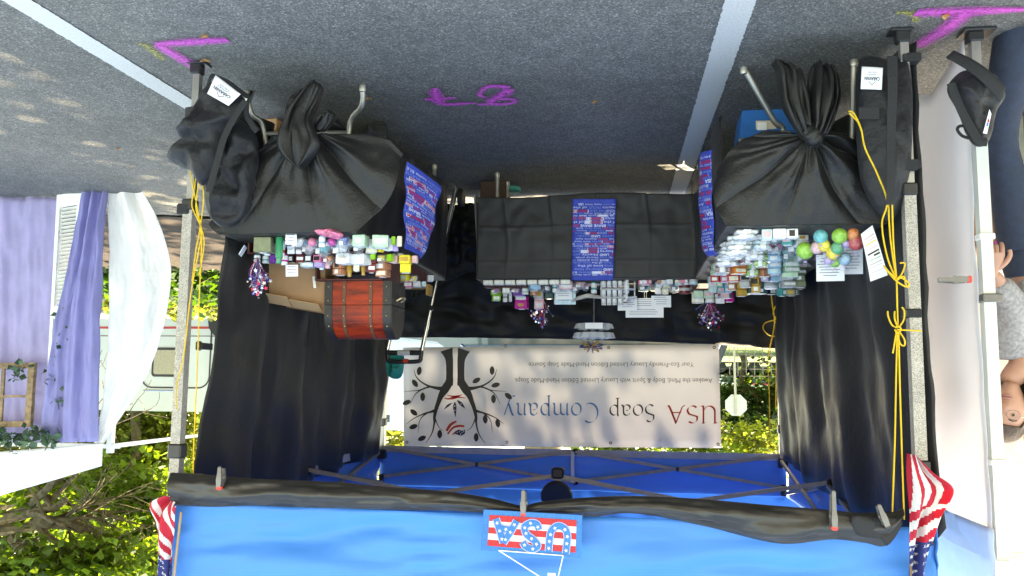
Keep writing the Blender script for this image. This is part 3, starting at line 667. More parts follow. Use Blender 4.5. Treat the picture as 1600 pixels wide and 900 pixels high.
# clamps
def clamp(px, py, Y, L, lab, tipcol=redplastic, ang=0, s=1., group=None, dirn=None):
    c = AY(px, py, Y); t = thing('spring_clamp', lab, 'clamp', tuple(c), group)
    R = Matrix.Rotation(ang, 3, 'Y')
    def T(x, y, z): return c+R @ V(x*s, y*s, z*s)
    b = MB(); b.loft([[T(w*a, -.012+dy*b2, z) for a, b2 in ((-1, -1), (1, -1), (1, 1), (-1, 1))] for z, w, dy in ((.012, .013, .012), (-.03, .016, .013), (-.07, .011, .010), (-L, .010, .008), (-L-.006, .005, .005))], cap=True); b.build('jaw', darksteel, t)
    b = MB(); b.loft([[T(w*a, .03+dy*b2, z) for a, b2 in ((-1, -1), (1, -1), (1, 1), (-1, 1))] for z, w, dy in ((.012, .013, .012), (-.03, .016, .013), (-L*.9, .010, .008))], cap=True); b.build('jaw', darksteel, t)
    b = MB(); b.box(T(0, -.008, .018), (.034*s, .03*s, .024*s), rot=R, bev=.004); b.box(T(.004, -.008, -.004), (.015*s, .032*s, .014*s), rot=R, bev=.002); b.build('tip', tipcol, t)
    b = MB(); b.tube([T(-.02, .01, -.04), T(.02, .01, -.04)], .009*s); b.build('spring', steel, t)
clamp(344, 757, -.13, .10, 'grey spring clamp with red tip at the left end of the black swag', group='clamps on the swag', s=.68)
clamp(818, 798, -.135, .11, 'grey spring clamp with red tip above the glittery sign', group='clamps on the swag', s=.68)
clamp(1303, 819, -.135, .17, 'long grey spring clamp with red tip near the right end of the swag', group='clamps on the swag', s=.68)
clamp(1384, 818, -.13, .10, 'dark clamp pinching the right tail of the swag', tipcol=blackplastic, ang=-.35, group='clamps on the swag', s=.68)

# ------------------------------------------------------------------ banner
YB = 2.995
def B(px, py): p = AY(px, py, YB-.006); p.y += 0; return p
ban = thing('banner', 'white vinyl banner with tree logo and soap shop lettering along the back', 'banner', (.14, YB, 1.12))
vinyl = mat('banner_vinyl', (.66, .66, .68), .4, var=.03, vs=3, trans=.30, tcol=(.68, .67, .67), bump=.08, bs=6)
corn = [AY(630, 543, YB), AY(1123, 537, YB), AY(1127, 700, YB), AY(631, 697, YB)]
b = MB(); b.grid(lambda u, v: corn[0].lerp(corn[1], u).lerp(corn[3].lerp(corn[2], u), v)+V(0, .004*nz(u*5, v*3), 0), 40, 12); b.build('sheet', vinyl, ban, smooth_=True, solid=.002)
def ink2(name, col): return mat(name, col, .5, var=.05)
blk, redi, blui, gryi = ink2('black_print', (.018, .016, .016)), ink2('red_print', (.62, .02, .015)), ink2('blue_print', (.015, .19, .42)), ink2('grey_print', (.12, .11, .11))
navy = ink2('navy_print', (.012, .02, .06))
# pen-drawn capitals and small letters (x, y), capital height 1
def arc(cx_, cy_, rx, ry, a0, a1, n=10): return [(cx_+rx*cos(radians(a0+(a1-a0)*i/n)), cy_+ry*sin(radians(a0+(a1-a0)*i/n))) for i in range(n+1)]
GL = {
 'U': (.86, [[(.0, 1), (.16, .99)], [(.1, 1), (.1, .38)]+arc(.4, .34, .3, .34, 180, 300)+[(.7, .3)], [(.7, 1), (.7, .1), (.76, 0), (.86, .02)], [(.62, 1), (.76, 1)]]),
 'S': (.62, [arc(.3, .74, .24, .26, 40, 210)+arc(.3, .26, .26, .27, 60, -140)]),
 'A': (.92, [[(.0, .0), (.12, .06), (.46, 1.04)], [(.44, 1.02), (.78, .06), (.92, .0)], [(.18, .38), (.68, .38)]]),
 'C': (.92, [arc(.52, .5, .48, .5, 55, 310, 18)]),
 'o': (.66, [arc(.31, .31, .28, .31, 0, 360, 18)]),
 'a': (.60, [[(.08, .50)]+arc(.24, .44, .2, .18, 130, 0, 6)+[(.46, .1), (.56, .0)], arc(.24, .17, .2, .17, 80, 320, 10)+[(.45, .2)]]),
 'p': (.66, [[(.0, .62), (.1, .58), (.1, -.38)], arc(.32, .31, .25, .3, 150, -150, 14), [(.02, -.38), (.2, -.38)]]),
 'm': (1.0, [[(.0, .6), (.1, .56), (.1, 0)], arc(.3, .42, .19, .18, 160, 0, 6)+[(.49, 0)], arc(.68, .42, .19, .18, 160, 0, 6)+[(.87, .06), (.95, 0)]]),
 'n': (.64, [[(.0, .6), (.1, .56), (.1, 0)], arc(.3, .42, .19, .18, 160, 0, 6)+[(.49, .06), (.58, 0)]]),
 'y': (.62, [[(.0, .62), (.1, .58), (.32, .02)], [(.58, .62), (.3, -.1), (.14, -.36), (-.06, -.36)]]),
}
def nib(word, x_start, x_end, ybase, ycap, m):
    """x_start = photo x of the first letter's left side (which is right in the photo)"""
    tot = sum(GL[c][0]+.10 for c in word)-.10; sc = (x_start-x_end)/tot; hc = (ycap-ybase); q = MB(); x = 0
    for c in word:
        w, strokes = GL[c]
        for s_ in strokes:
            P = smooth([V(a, d, 0) for a, d in s_], 4); k = len(q.v)
            nx, ny = .055*cos(radians(35)), .055*sin(radians(35))
            for p in P:
                for sg in (-1, 1):
                    X_ = x_start-(x+p.x+sg*nx)*sc; Y_ = ybase+(p.y+sg*ny)*hc
                    q.v.append(tuple(B(X_, Y_)))
            for i in range(len(P)-1): q.face((k+2*i, k+2*i+1, k+2*i+3, k+2*i+2))
        x += w+.10
    return q
nib('USA', 1120, 1042, 634.5, 661, 0).build('lettering', redi, ban)
nib('Soap', 1023, 951, 632.5, 659, 0).build('lettering', blk, ban)
nib('Company', 935, 787, 630, 660, 0).build('lettering', blui, ban)
for s_, x0, x1, yb_, yc in (('Awaken the Mind, Body & Spirit with Luxury Limited Edition Hand-Made Soaps', 1113, 805, 591.0, 599.0), ('Your Eco-Friendly Luxury Limited Edition Hand-Made Soap Source', 1084, 826, 566.5, 574.0)):
    q = MB(); put_text(q, s_, lambda x, y: B(lerp(x0, x1, x), lerp(yb_, yc, y))); q.build('lettering', gryi, ban)
# tree logo
Z2 = lambda x, y: B(580+x/4.5, 520+y/4.5)
half = [
 [(530, 118, 92), (540, 150, 68), (550, 200, 52), (551, 300, 48), (548, 345, 54), (520, 395, 58), (492, 440, 42), (476, 480, 32), (458, 530, 27), (445, 590, 20), (443, 640, 13), (425, 710, 8), (383, 776, 3)],
 [(530, 385, 40), (490, 392, 28), (430, 382, 17), (385, 365, 12), (340, 335, 9), (312, 300, 6), (300, 255, 2)],
 [(420, 378, 14), (380, 388, 10), (330, 405, 6), (232, 412, 2)], [(390, 386, 9), (340, 408, 8), (305, 440, 5), (275, 502, 2)],
 [(455, 545, 26), (420, 556, 15), (370, 570, 10), (300, 602, 6), (248, 642, 2)], [(400, 562, 9), (360, 590, 7), (338, 630, 5), (330, 702, 2)], [(447, 595, 12), (462, 635, 7), (480, 668, 5), (508, 688, 2)],
 [(552, 345, 50), (552, 372, 46)]]
q = MB()
for k, s_ in enumerate(half):
    strokes_to(q, s_, lambda x, y, k=k: Z2(x, y)+V(0, -.0006*k, 0)); strokes_to(q, [(1182-x, y, w) for x, y, w in s_], lambda x, y, k=k: Z2(x, y)+V(0, -.0006*k, 0))
lf2 = [(338, 268, 8), (308, 355, -35), (362, 450, 0), (250, 490, 70), (300, 560, -50), (297, 660, 70), (357, 742, 65), (482, 712, 0), (738, 735, 0), (802, 608, -5), (890, 635, -10), (860, 465, 0), (965, 445, -50), (875, 367, 75), (740, 335, 60), (850, 265, 0)]
for x, y, a in lf2:
    a = radians(a); pts = []
    for k in range(14):
        th = 2*pi*k/14; rx = 17*sin(th); ry = 29*cos(th)*(1 if abs(cos(th)) < .95 else 1.1)
        pts.append((x+rx*cos(a)-ry*sin(a), y+rx*sin(a)+ry*cos(a)))
    q.poly([Z2(px, py)+V(0, -.001, 0) for px, py in pts])
q.build('tree_logo', blk, ban)
q = MB()
for s_ in ([(512, 458, 4), (545, 465, 11), (590, 452, 12), (668, 458, 3)], [(530, 436, 3), (570, 446, 9), (610, 444, 10), (640, 434, 3)], [(560, 470, 3), (600, 455, 10), (632, 436, 5)],
           [(530, 690, 16), (560, 645, 20), (600, 622, 10)], [(538, 712, 12), (575, 668, 14), (620, 655, 16), (655, 658, 14)], [(572, 716, 10), (600, 690, 8)]):
    strokes_to(q, s_, lambda x, y: Z2(x, y)+V(0, -.001, 0))
q.build('logo_stripes', redi, ban)
q = MB()
for s_ in ([(588, 488, 8), (588, 520, 24), (590, 555, 16), (592, 592, 2)], [(605, 474, 5), (630, 498, 22), (660, 532, 3)], [(568, 494, 4), (540, 512, 16), (512, 538, 2)]): strokes_to(q, s_, lambda x, y: Z2(x, y)+V(0, -.001, 0))
q.poly([Z2(x, y)+V(0, -.0015, 0) for x, y in ((598, 690), (615, 680), (640, 690), (662, 682), (660, 708), (635, 724), (600, 714), (585, 708))]); q.build('logo_leaf', navy, ban)
q = MB()
for x, y in ((605, 700), (622, 695), (640, 700), (652, 694), (630, 712), (588, 515), (588, 545), (632, 500)): q.poly([Z2(a, c)+V(0, -.003, 0) for a, c in star2d(x, y, 6)])
q.build('logo_stars', paper, ban)
for x, y in ((636, 691), (792, 691), (954, 692), (1122, 694), (1116, 543), (951, 543), (790, 541)):
    q = MB(); c = B(x, y)+V(0, -.002, 0); q.loft([[c+V(r*cos(2*pi*k/14), yy, r*sin(2*pi*k/14)) for k in range(14)] for r, yy in ((.005, 0), (.007, -.003), (.011, -.002), (.012, 0))]); q.build('grommet', darksteel, ban, smooth_=True)

# ------------------------------------------------------------------ weight bags on the legs
def label_patch(parent, pts, word, sub, lift, two=True):
    """white cloth label with printed logo; pts = four corners TL, TR, BR, BL as read upright"""
    q = MB(); q.grid(lambda u, v: pts[0].lerp(pts[1], u).lerp(pts[3].lerp(pts[2], u), v)+lift*(1+.25*sin(pi*u)), 8, 6); o = q.build('label', paper, parent, smooth_=True, solid=.002)
    F_ = lambda x, y: pts[3].lerp(pts[2], x).lerp(pts[0].lerp(pts[1], x), y)+lift*(1.9+.25*sin(pi*x))
    q = MB(); put_text(q, word, lambda x, y: F_(.14+.72*x, .46+.17*y), bold=.02); put_text(q, sub, lambda x, y: F_(.26+.5*x, .33+.07*y)); 
    if two: put_text(q, 'SHELTER', lambda x, y: F_(.3+.42*x, .22+.07*y))
    strokes_to(q, [(.30, .74, .0), (.5, .86, .02), (.7, .74, .0)], lambda x, y: F_(x, y)) if False else None
    k = [(.34, .68, .02), (.42, .76, .02), (.5, .86, .025), (.58, .76, .02), (.66, .68, .02)]
    P = [F_(x, y) for x, y, w in k]; P2_ = [F_(x, y-.035) for x, y, w in k]; kk = len(q.v)
    q.v += [tuple(p) for p in P]+[tuple(p) for p in P2_]
    for i in range(4): q.face((kk+i, kk+i+1, kk+6+i, kk+5+i))
    q.build('print', ink, o)
t = thing('weight_bag', 'crumpled black weight bag with tilted white label strapped to the left front leg', 'weight bag', tuple(AZ(310, 95)))
Yb = -.06
b = MB(); pillow(b, [AY(x, y, Yb) for x, y in ((306, 165), (330, 130), (352, 128), (385, 160), (372, 185), (350, 205), (340, 250), (318, 290), (300, 268), (285, 262), (264, 250), (272, 238), (290, 228), (282, 212), (292, 195))], .14, V(0, -1, 0), wr=.55, ws=9, seed=3); b.build('sack', bagcloth, t, smooth_='full')
b = MB(); b.grid(lambda u, v: AY(290, 168, -.05).lerp(AY(345, 165, -.11), u).lerp(AY(290, 190, -.05).lerp(AY(338, 192, -.11), u), v)+V(0, -.012*sin(pi*u), 0), 8, 4); b.build('strap', webbing, t, solid=.004)
label_patch(t, [AY(346, 168, -.145), AY(327, 149, -.135), AY(337, 119, -.135), AY(376, 148, -.145)], 'CARAVAN', 'CANOPY', V(0, -.004, 0)) if False else None
label_patch(t, [AY(358, 166, -.15), AY(325, 147, -.14), AY(338, 118, -.13), AY(377, 148, -.14)], 'CARAVAN', 'CANOPY', V(0, -.006, 0))
b = MB(); b.tube(smooth([AY(x, y, -.07) for x, y in ((330, 118), (355, 128), (386, 150), (395, 142), (388, 160))], 4), .011, 6, flat=.5); b.tube(smooth([AY(x, y, -.07) for x, y in ((386, 158), (385, 178), (394, 195), (402, 205))], 4), .013, 6, flat=.5); b.tube(smooth([AY(x, y, -.09) for x, y in ((330, 118), (324, 135), (318, 152))], 4), .008, 6, flat=.5); b.build('handle', webbing, t, smooth_=True)
b = MB(); b.tube(smooth([AY(x, y, -.135) for x, y in ((383, 158), (365, 185), (350, 215), (340, 250), (326, 300))], 4), .015, 6, flat=.35); b.build('strap', webbing, t, smooth_=True)
# hanging lower half of the saddle bag behind the leg
b = MB(); pillow(b, [AY(x, y, .10) for x, y in ((345, 190), (372, 185), (400, 212), (402, 260), (385, 330), (350, 355), (325, 330), (318, 270))], .13, V(0, -1, 0), wr=1.0, ws=11, seed=8); b.build('sack', bagcloth, t, smooth_='full')
t = thing('weight_bag', 'tall black weight bag with square white label standing inside the right front leg', 'weight bag', (-1.36, .05, 0))
b = MB(); pillow(b, [AY(x, y, .03) for x, y in ((1341, 98), (1385, 93), (1418, 95), (1424, 180), (1420, 280), (1404, 330), (1385, 345), (1352, 300), (1340, 240))], .17, V(0, -1, 0), wr=.25, ws=9, seed=13); b.build('sack', bagcloth, t, smooth_='full')
b = MB(); b.grid(lambda u, v: AY(1386, 88, -.085).lerp(AY(1402, 88, -.085), u).lerp(AY(1384, 320, -.085).lerp(AY(1396, 320, -.085), u), v)+V(0, -.01*sin(pi*v)-.006*sin(v*9), 0), 4, 20); b.build('strap', webbing, t, solid=.004)
b = MB(); b.grid(lambda u, v: AY(1342, 168, -.07).lerp(AY(1374, 168, -.085), u).lerp(AY(1342, 186, -.07).lerp(AY(1374, 186, -.085), u), v), 4, 4); b.build('strap', webbing, t, solid=.003)
label_patch(t, [AY(1377, 141, -.075), AY(1344, 140, -.06), AY(1346, 105, -.06), AY(1379, 107, -.075)], 'CARAVAN', 'CANOPY', V(0, -.006, 0))
b = MB(); b.grid(lambda u, v: AY(1410, 250, -.035).lerp(AY(1433, 250, -.035), u).lerp(AY(1410, 266, -.035).lerp(AY(1433, 266, -.035), u), v), 2, 2); b.build('strap', webbing, t, solid=.02)
for y_ in (92, 258, 490): 
    p = AY(1425, y_, 0); t = thing('leg_strap', {92: 'black strap round the foot of the right front leg', 258: 'black strap round the right front leg at knee height', 490: 'black strap round the right front leg near the knotted rope'}[y_], 'strap', tuple(p), 'straps round the right front leg')
    b = MB(); b.box(p, (.056, .056, .034), bev=.004); b.build('band', webbing, t); b = MB(); b.box(p+V(.03, -.012, 0), (.02, .03, .028), bev=.003); b.build('buckle', blackplastic, t)
p = AY(290, 328, 0); t = thing('leg_strap', 'dark strap round the left front leg', 'strap', tuple(p)); b = MB(); b.box(p, (.056, .056, .045), bev=.004); b.build('band', webbing, t); b = MB(); b.box(p+V(-.035, 0, 0), (.024, .03, .04), bev=.004); b.build('buckle', blackplastic, t)

# ------------------------------------------------------------------ yellow ropes
def rope(lab, paths, Y, r=.0031, r2=None):
    b = MB()
    for pts in paths:
        b.tube(smooth([AY(p[0], p[1], Y+(p[2] if len(p) > 2 else 0)) for p in pts], 6), r, 6)
    o = b.build('rope', ropem, smooth_=True); return tag(o, lab, 'rope')
rope('yellow rope with a frayed end and a bow knot beside the right front leg', [
    [(1326, 174), (1334, 177), (1345, 200), (1352, 232), (1370, 270), (1386, 315), (1378, 350), (1386, 400), (1399, 434)],
    [(1327, 177), (1340, 190), (1346, 205, .004)], [(1388, 315, .006), (1391, 370, .006), (1400, 436)], [(1394, 315), (1396, 380, .005), (1401, 436)],
    [(1399, 434, -.006), (1388, 424, -.015), (1381, 415), (1390, 428), (1402, 440, -.01), (1416, 448), (1420, 442), (1408, 434), (1401, 436, -.008)],
    [(1401, 436, -.005), (1409, 428), (1414, 412), (1406, 411)], [(1401, 438, -.004), (1412, 432), (1416, 446), (1420, 450)], [(1401, 437), (1402, 480), (1403, 512)]], -.07)
rope('yellow rope knotted halfway up the right front leg and running to the swag', [
    [(1403, 512), (1394, 508), (1388, 495), (1387, 486)], [(1403, 512, -.005), (1398, 498), (1398, 486)], [(1404, 512), (1412, 500), (1413, 486), (1409, 480)],
    [(1401, 515, -.006), (1418, 516, -.01), (1440, 517)], [(1402, 514), (1413, 530, -.006), (1413, 540), (1406, 536), (1402, 518)], [(1401, 516), (1398, 535), (1395, 552)],
    [(1402, 516), (1400, 600), (1398, 700), (1394, 806)], [(1404, 516), (1406, 600), (1409, 700), (1413, 812)], [(1399, 512, -.008), (1404, 510, -.012), (1408, 515, -.008), (1402, 520, -.01), (1398, 515, -.006)]], -.075)
rope('two strands of yellow rope twisted along the left front leg', [
    [(298, 262), (301, 290), (306, 313), (314, 365), (310, 394), (298, 461), (287, 556), (276, 604), (276, 640)], [(314, 270), (306, 322), (315, 365), (311, 475), (309, 556), (303, 690), (302, 740)],
    [(304, 262), (318, 300), (312, 360), (306, 392), (300, 440)], [(307, 268), (303, 300), (300, 322), (312, 350), (319, 380), (311, 430)]], -.05, r=.0029)
rope('thin yellow rope looped round the right back leg', [
    [(1204, 447), (1206, 470), (1210, 500), (1208, 520), (1200, 560), (1202, 620), (1203, 700)], [(1204, 447), (1218, 450), (1224, 455)], [(1210, 500), (1195, 505), (1193, 515), (1205, 525), (1222, 522), (1222, 508), (1210, 503)],
    [(1212, 478), (1208, 490), (1214, 505), (1213, 560), (1212, 640)], [(1209, 500), (1218, 495), (1222, 485)]], 2.86, r=.004)

# ------------------------------------------------------------------ flags, glitter sign
fred = mat('flag_red', (.60, .02, .05), .7, trans=.3); fwhite = mat('flag_white', (.78, .78, .78), .7, trans=.3); fblue = mat('flag_blue', (.03, .045, .22), .7, trans=.25)
def flag(label, rows, Y, pole, canton_v, seed, canton_u=1.0, nst=9, bend=0, stripes_u=None):
    """rows: list of (left, right) photo points from the hanging end up to the pole end"""
    t = thing('american_flag', label, 'flag', tuple(AY(*pole[0], Y)))
    L_ = smooth([AY(*a, Y) for a, c in rows], 5); R_ = smooth([AY(*c, Y) for a, c in rows], 5)
    def fn(u, v):
        a = along(L_, v); c = along(R_, v); p = a.lerp(c, u)
        return p+V(0, -1, 0)*(.022*sin(u*7+v*5+seed)+.012*sin(u*15-v*4))
    def mi(u, v):
        if v > canton_v and u < canton_u: return 2
        if stripes_u and v < stripes_u: return int((u*.9+v*.35)*7) % 2
        return int((v+bend*u)*nst/canton_v*.78) % 2
    b = MB(); b.grid(fn, 60, 90, mi=mi); cl = b.build('cloth', [fred, fwhite, fblue], t, smooth_='full', solid=.0015)
    b = MB(); rnd = random.Random(seed)
    nv_ = 9; nu_ = 5
    for j in range(nv_):
        for i in range(nu_):
            u = (i+.5+(.25 if j % 2 else -.25))/nu_*canton_u; v = lerp(canton_v, 1, (j+.6)/nv_)
            if not 0.03 < u < .97: continue
            w = (along(R_, v)-along(L_, v)).length; h = (L_[-1]-L_[0]).length
            for sg in (-1, 1): b.poly([fn(min(1, max(0, a)), min(1, max(0, c)))+V(0, sg*.0028, 0) for a, c in [(u+x/w, v+y/h) for x, y in star2d(0, 0, .0085, rnd.random())]])
    b.build('stars', fwhite, cl)
    b = MB(); b.tube([AY(*pole[0], Y+.01), AY(*pole[1], Y+.01)], .005, 8); b.build('pole', mat('flag_pole_wood', (.35, .22, .1), .5), t)
    b = MB(); e = AY(*pole[1], Y+.01); b.lathe(e, [(.004, -.01), (.009, 0), (.009, .015), (.002, .032)], 12); b.build('finial', mat('gold_finial', (.6, .4, .1), .3, metal=.8), t, smooth_=True)
flag('small american flag hanging by the left front leg, stripes down', [((263, 773), (279, 790)), ((234, 787), (276, 800)), ((238, 815), (272, 830)), ((242, 838), (267, 850)), ((248, 870), (264, 875)), ((252, 930), (262, 935)), ((254, 960), (262, 965))], -.10, ((283, 800), (262, 985)), .52, 2, bend=-.35, nst=10)
flag('american flag bunched beside the right front leg, tip pointing outwards', [((1420, 709), (1432, 712)), ((1419, 740), (1456, 738)), ((1420, 770), (1486, 764)), ((1421, 800), (1466, 805)), ((1420, 830), (1455, 842)), ((1419, 865), (1448, 868)), ((1420, 930), (1440, 930)), ((1420, 965), (1432, 965))], -.10, ((1424, 790), (1421, 985)), .56, 5, bend=.12, nst=12, stripes_u=.34)
g_blue = mat('blue_glitter', (.008, .14, .40), .5, glitter=900, var=.1, spec=.35); g_red = mat('red_glitter', (.42, .015, .02), .5, glitter=900, spec=.35)
sg = thing('glitter_sign', 'glittery USA sign with stars and stripes on the blue canopy edge', 'sign', tuple(AY(832, 870, -.13)))
SY = -.145
sc_ = [AY(756, 796, SY), AY(910, 805, SY), AY(908, 872, SY), AY(751, 859, SY)]
def SG(s_, t_, d=0): return sc_[0].lerp(sc_[1], s_).lerp(sc_[3].lerp(sc_[2], s_), t_)+V(0, -d, 0)
b = MB(); b.loft([[SG(0, 0, -.003), SG(1, 0, -.003), SG(1, 1, -.003), SG(0, 1, -.003)], [SG(0, 0, .003), SG(1, 0, .003), SG(1, 1, .003), SG(0, 1, .003)]], cap=True); b.build('board', g_blue, sg)
b = MB()
for k in range(5): b.poly([SG(.065, .12+.76*k/5, .0045), SG(.945, .12+.76*k/5, .0045), SG(.945, .12+.76*(k+1)/5, .0045), SG(.065, .12+.76*(k+1)/5, .0045)], mi=k % 2)
b.build('stripes', [g_red, fwhite], sg)
# letters from the zoomed photo, (x, y) in board fractions
bx = lambda x, y: ((x-115)/1145, (y-105)/510)
def thick(b, pts, w, d, mi=0):
    P = smooth([V(*p, 0) for p in pts], 6); A = []; C_ = []
    asp = 157/64
    for i, p in enumerate(P):
        a = P[max(0, i-1)]; c = P[min(len(P)-1, i+1)]; t_ = V((c.x-a.x)*asp, c.y-a.y, 0).normalized()
        A.append(SG(p.x-t_.y*w/asp, p.y+t_.x*w, d)); C_.append(SG(p.x+t_.y*w/asp, p.y-t_.x*w, d))
    k = len(b.v); b.v += [tuple(x) for pr in zip(A, C_) for x in pr]
    for i in range(len(P)-1): b.face((k+2*i, k+2*i+1, k+2*i+3, k+2*i+2), mi)
lets = [[(.135, .20), (.18, .48), (.225, .78)], [(.345, .22), (.29, .50), (.225, .78)], [(.19, .42), (.24, .44), (.30, .45)],
        [(.575, .40), (.55, .27), (.49, .25), (.43, .35), (.45, .52), (.53, .66), (.57, .78), (.52, .87), (.45, .82), (.42, .72)],
        [(.68, .90), (.685, .60), (.70, .40), (.76, .28), (.83, .33), (.86, .50), (.855, .75), (.85, .92)]]
b = MB(); 
for k, l_ in enumerate(lets): thick(b, l_, .095, .0062+.0004*k)
b.build('letter_outline', mat('lilac_edge', (.45, .45, .8), .5), sg)
b = MB()
for k, l_ in enumerate(lets): thick(b, l_, .075, .0092+.0004*k)
b.build('letters', g_blue, sg)
b = MB()
for k, l_ in enumerate(lets):
    P = [V(*p, 0) for p in l_]; n = (3, 3, 1, 8, 8)[k]
    for i in range(n):
        p = along(P, (i+.5)/n); b.poly([SG(p.x+x/2.45, p.y+y, .0125) for x, y in star2d(0, 0, .055, .3*i)])
b.build('stars', fwhite, sg)
b = MB(); P = [AY(x, y, SY-.004) for x, y in ((783, 862), (880, 868), (874, 915), (783, 862))]
b.tube([AY(779, 860, SY-.006), AY(880, 868, SY-.006)], .0022, 6); b.tube([AY(779, 860, SY-.006), AY(850, 905, SY+.03), AY(862, 935, SY+.05)], .0022, 6); b.tube([AY(880, 868, SY-.006), AY(871, 905, SY+.03), AY(862, 935, SY+.05)], .0022, 6); b.build('hanger', mat('silver_cord', (.7, .72, .75), .3), sg)
b = MB(); b.box(AY(862, 900, SY-.004), (.03, .004, .022)); b.build('hanger_tag', fwhite, sg)
# ------------------------------------------------------------------ tables and their covers
ZT = .74
def table(label, x0, x1, y0, y1, legs, bars, grp='folding tables'):
    t = thing('folding_table', label, 'table', ((x0+x1)/2, (y0+y1)/2, 0), grp)
    b = MB(); b.box(((x0+x1)/2, (y0+y1)/2, ZT-.026), (x1-x0-.012, y1-y0-.012, .04), bev=.012); b.build('tabletop', mat('pale_table_plastic', (.45, .45, .43), .5), t, smooth_=True)
    for P in legs:
        b = MB(); b.tube(smooth(P, 5), .0135, 10); b.lathe(P[0], [(.017, -.0), (.018, .02), (.0145, .03)], 10); b.build('leg', steel, t, smooth_=True)
    for P in bars: b = MB(); b.tube(P, .011, 8); b.build('crossbar', steel, t, smooth_=True)
    return t
def yl(px, py): return AZ(px, py, .0)
LX0, LX1, LY0, LY1 = .785, 1.40, .16, 1.93
RX0, RX1, RY0, RY1 = -1.42, -.82, .15, 2.0
l1, l2 = yl(567, 134), yl(385, 142)
table('left folding table under a knotted black satin cover', LX0, LX1, LY0, LY1,
      [[l1, AY(565, 165, .40), AY(545, 208, .46), V(.86, .50, .70)], [l2, AY(393, 178, .40), AY(414, 210, .46), V(1.33, .50, .70)], [V(.84, 1.85, 0), V(.84, 1.8, .35), V(.86, 1.65, .7)], [V(1.34, 1.85, 0), V(1.34, 1.8, .35), V(1.33, 1.65, .7)]],
      [[AY(414, 209, .46), AY(545, 207, .46)], [V(.84, 1.8, .35), V(1.34, 1.8, .35)]])
r1 = yl(1162, 106)
table('right folding table under a knotted black satin cover', RX0, RX1, RY0, RY1,
      [[r1, r1.lerp(AY(1210, 190, .42), .5), AY(1210, 190, .42), r1.lerp(AY(1210, 190, .42), 1.3), V(-1.06, .5, .70)], [V(-1.37, .3, 0), V(-1.37, .36, .3), V(-1.36, .46, .7)], [V(-.88, 1.85, 0), V(-.88, 1.8, .35), V(-.9, 1.65, .7)], [V(-1.36, 1.85, 0), V(-1.36, 1.8, .35), V(-1.35, 1.65, .7)]],
      [[V(-.9, .44, .3), V(-1.36, .42, .3)], [V(-.88, 1.8, .35), V(-1.36, 1.8, .35)]])
BX0, BX1, BY0, BY1 = -.98, .545, 1.89, 2.50
kk = AY(782, 281, 2.3)
table('back folding table under a creased black cover', BX0, BX1, BY0, BY1,
      [[V(.44, 2.35, 0), V(.44, 2.35, .7)], [V(-.85, 2.35, 0), V(-.85, 2.35, .7)], [V(.47, 2.1, 0), V(.47, 2.1, .7)], [V(-.85, 2.0, 0), V(-.85, 2.0, .7)]], [[V(.44, 2.35, .2), V(.47, 2.1, .2)]])

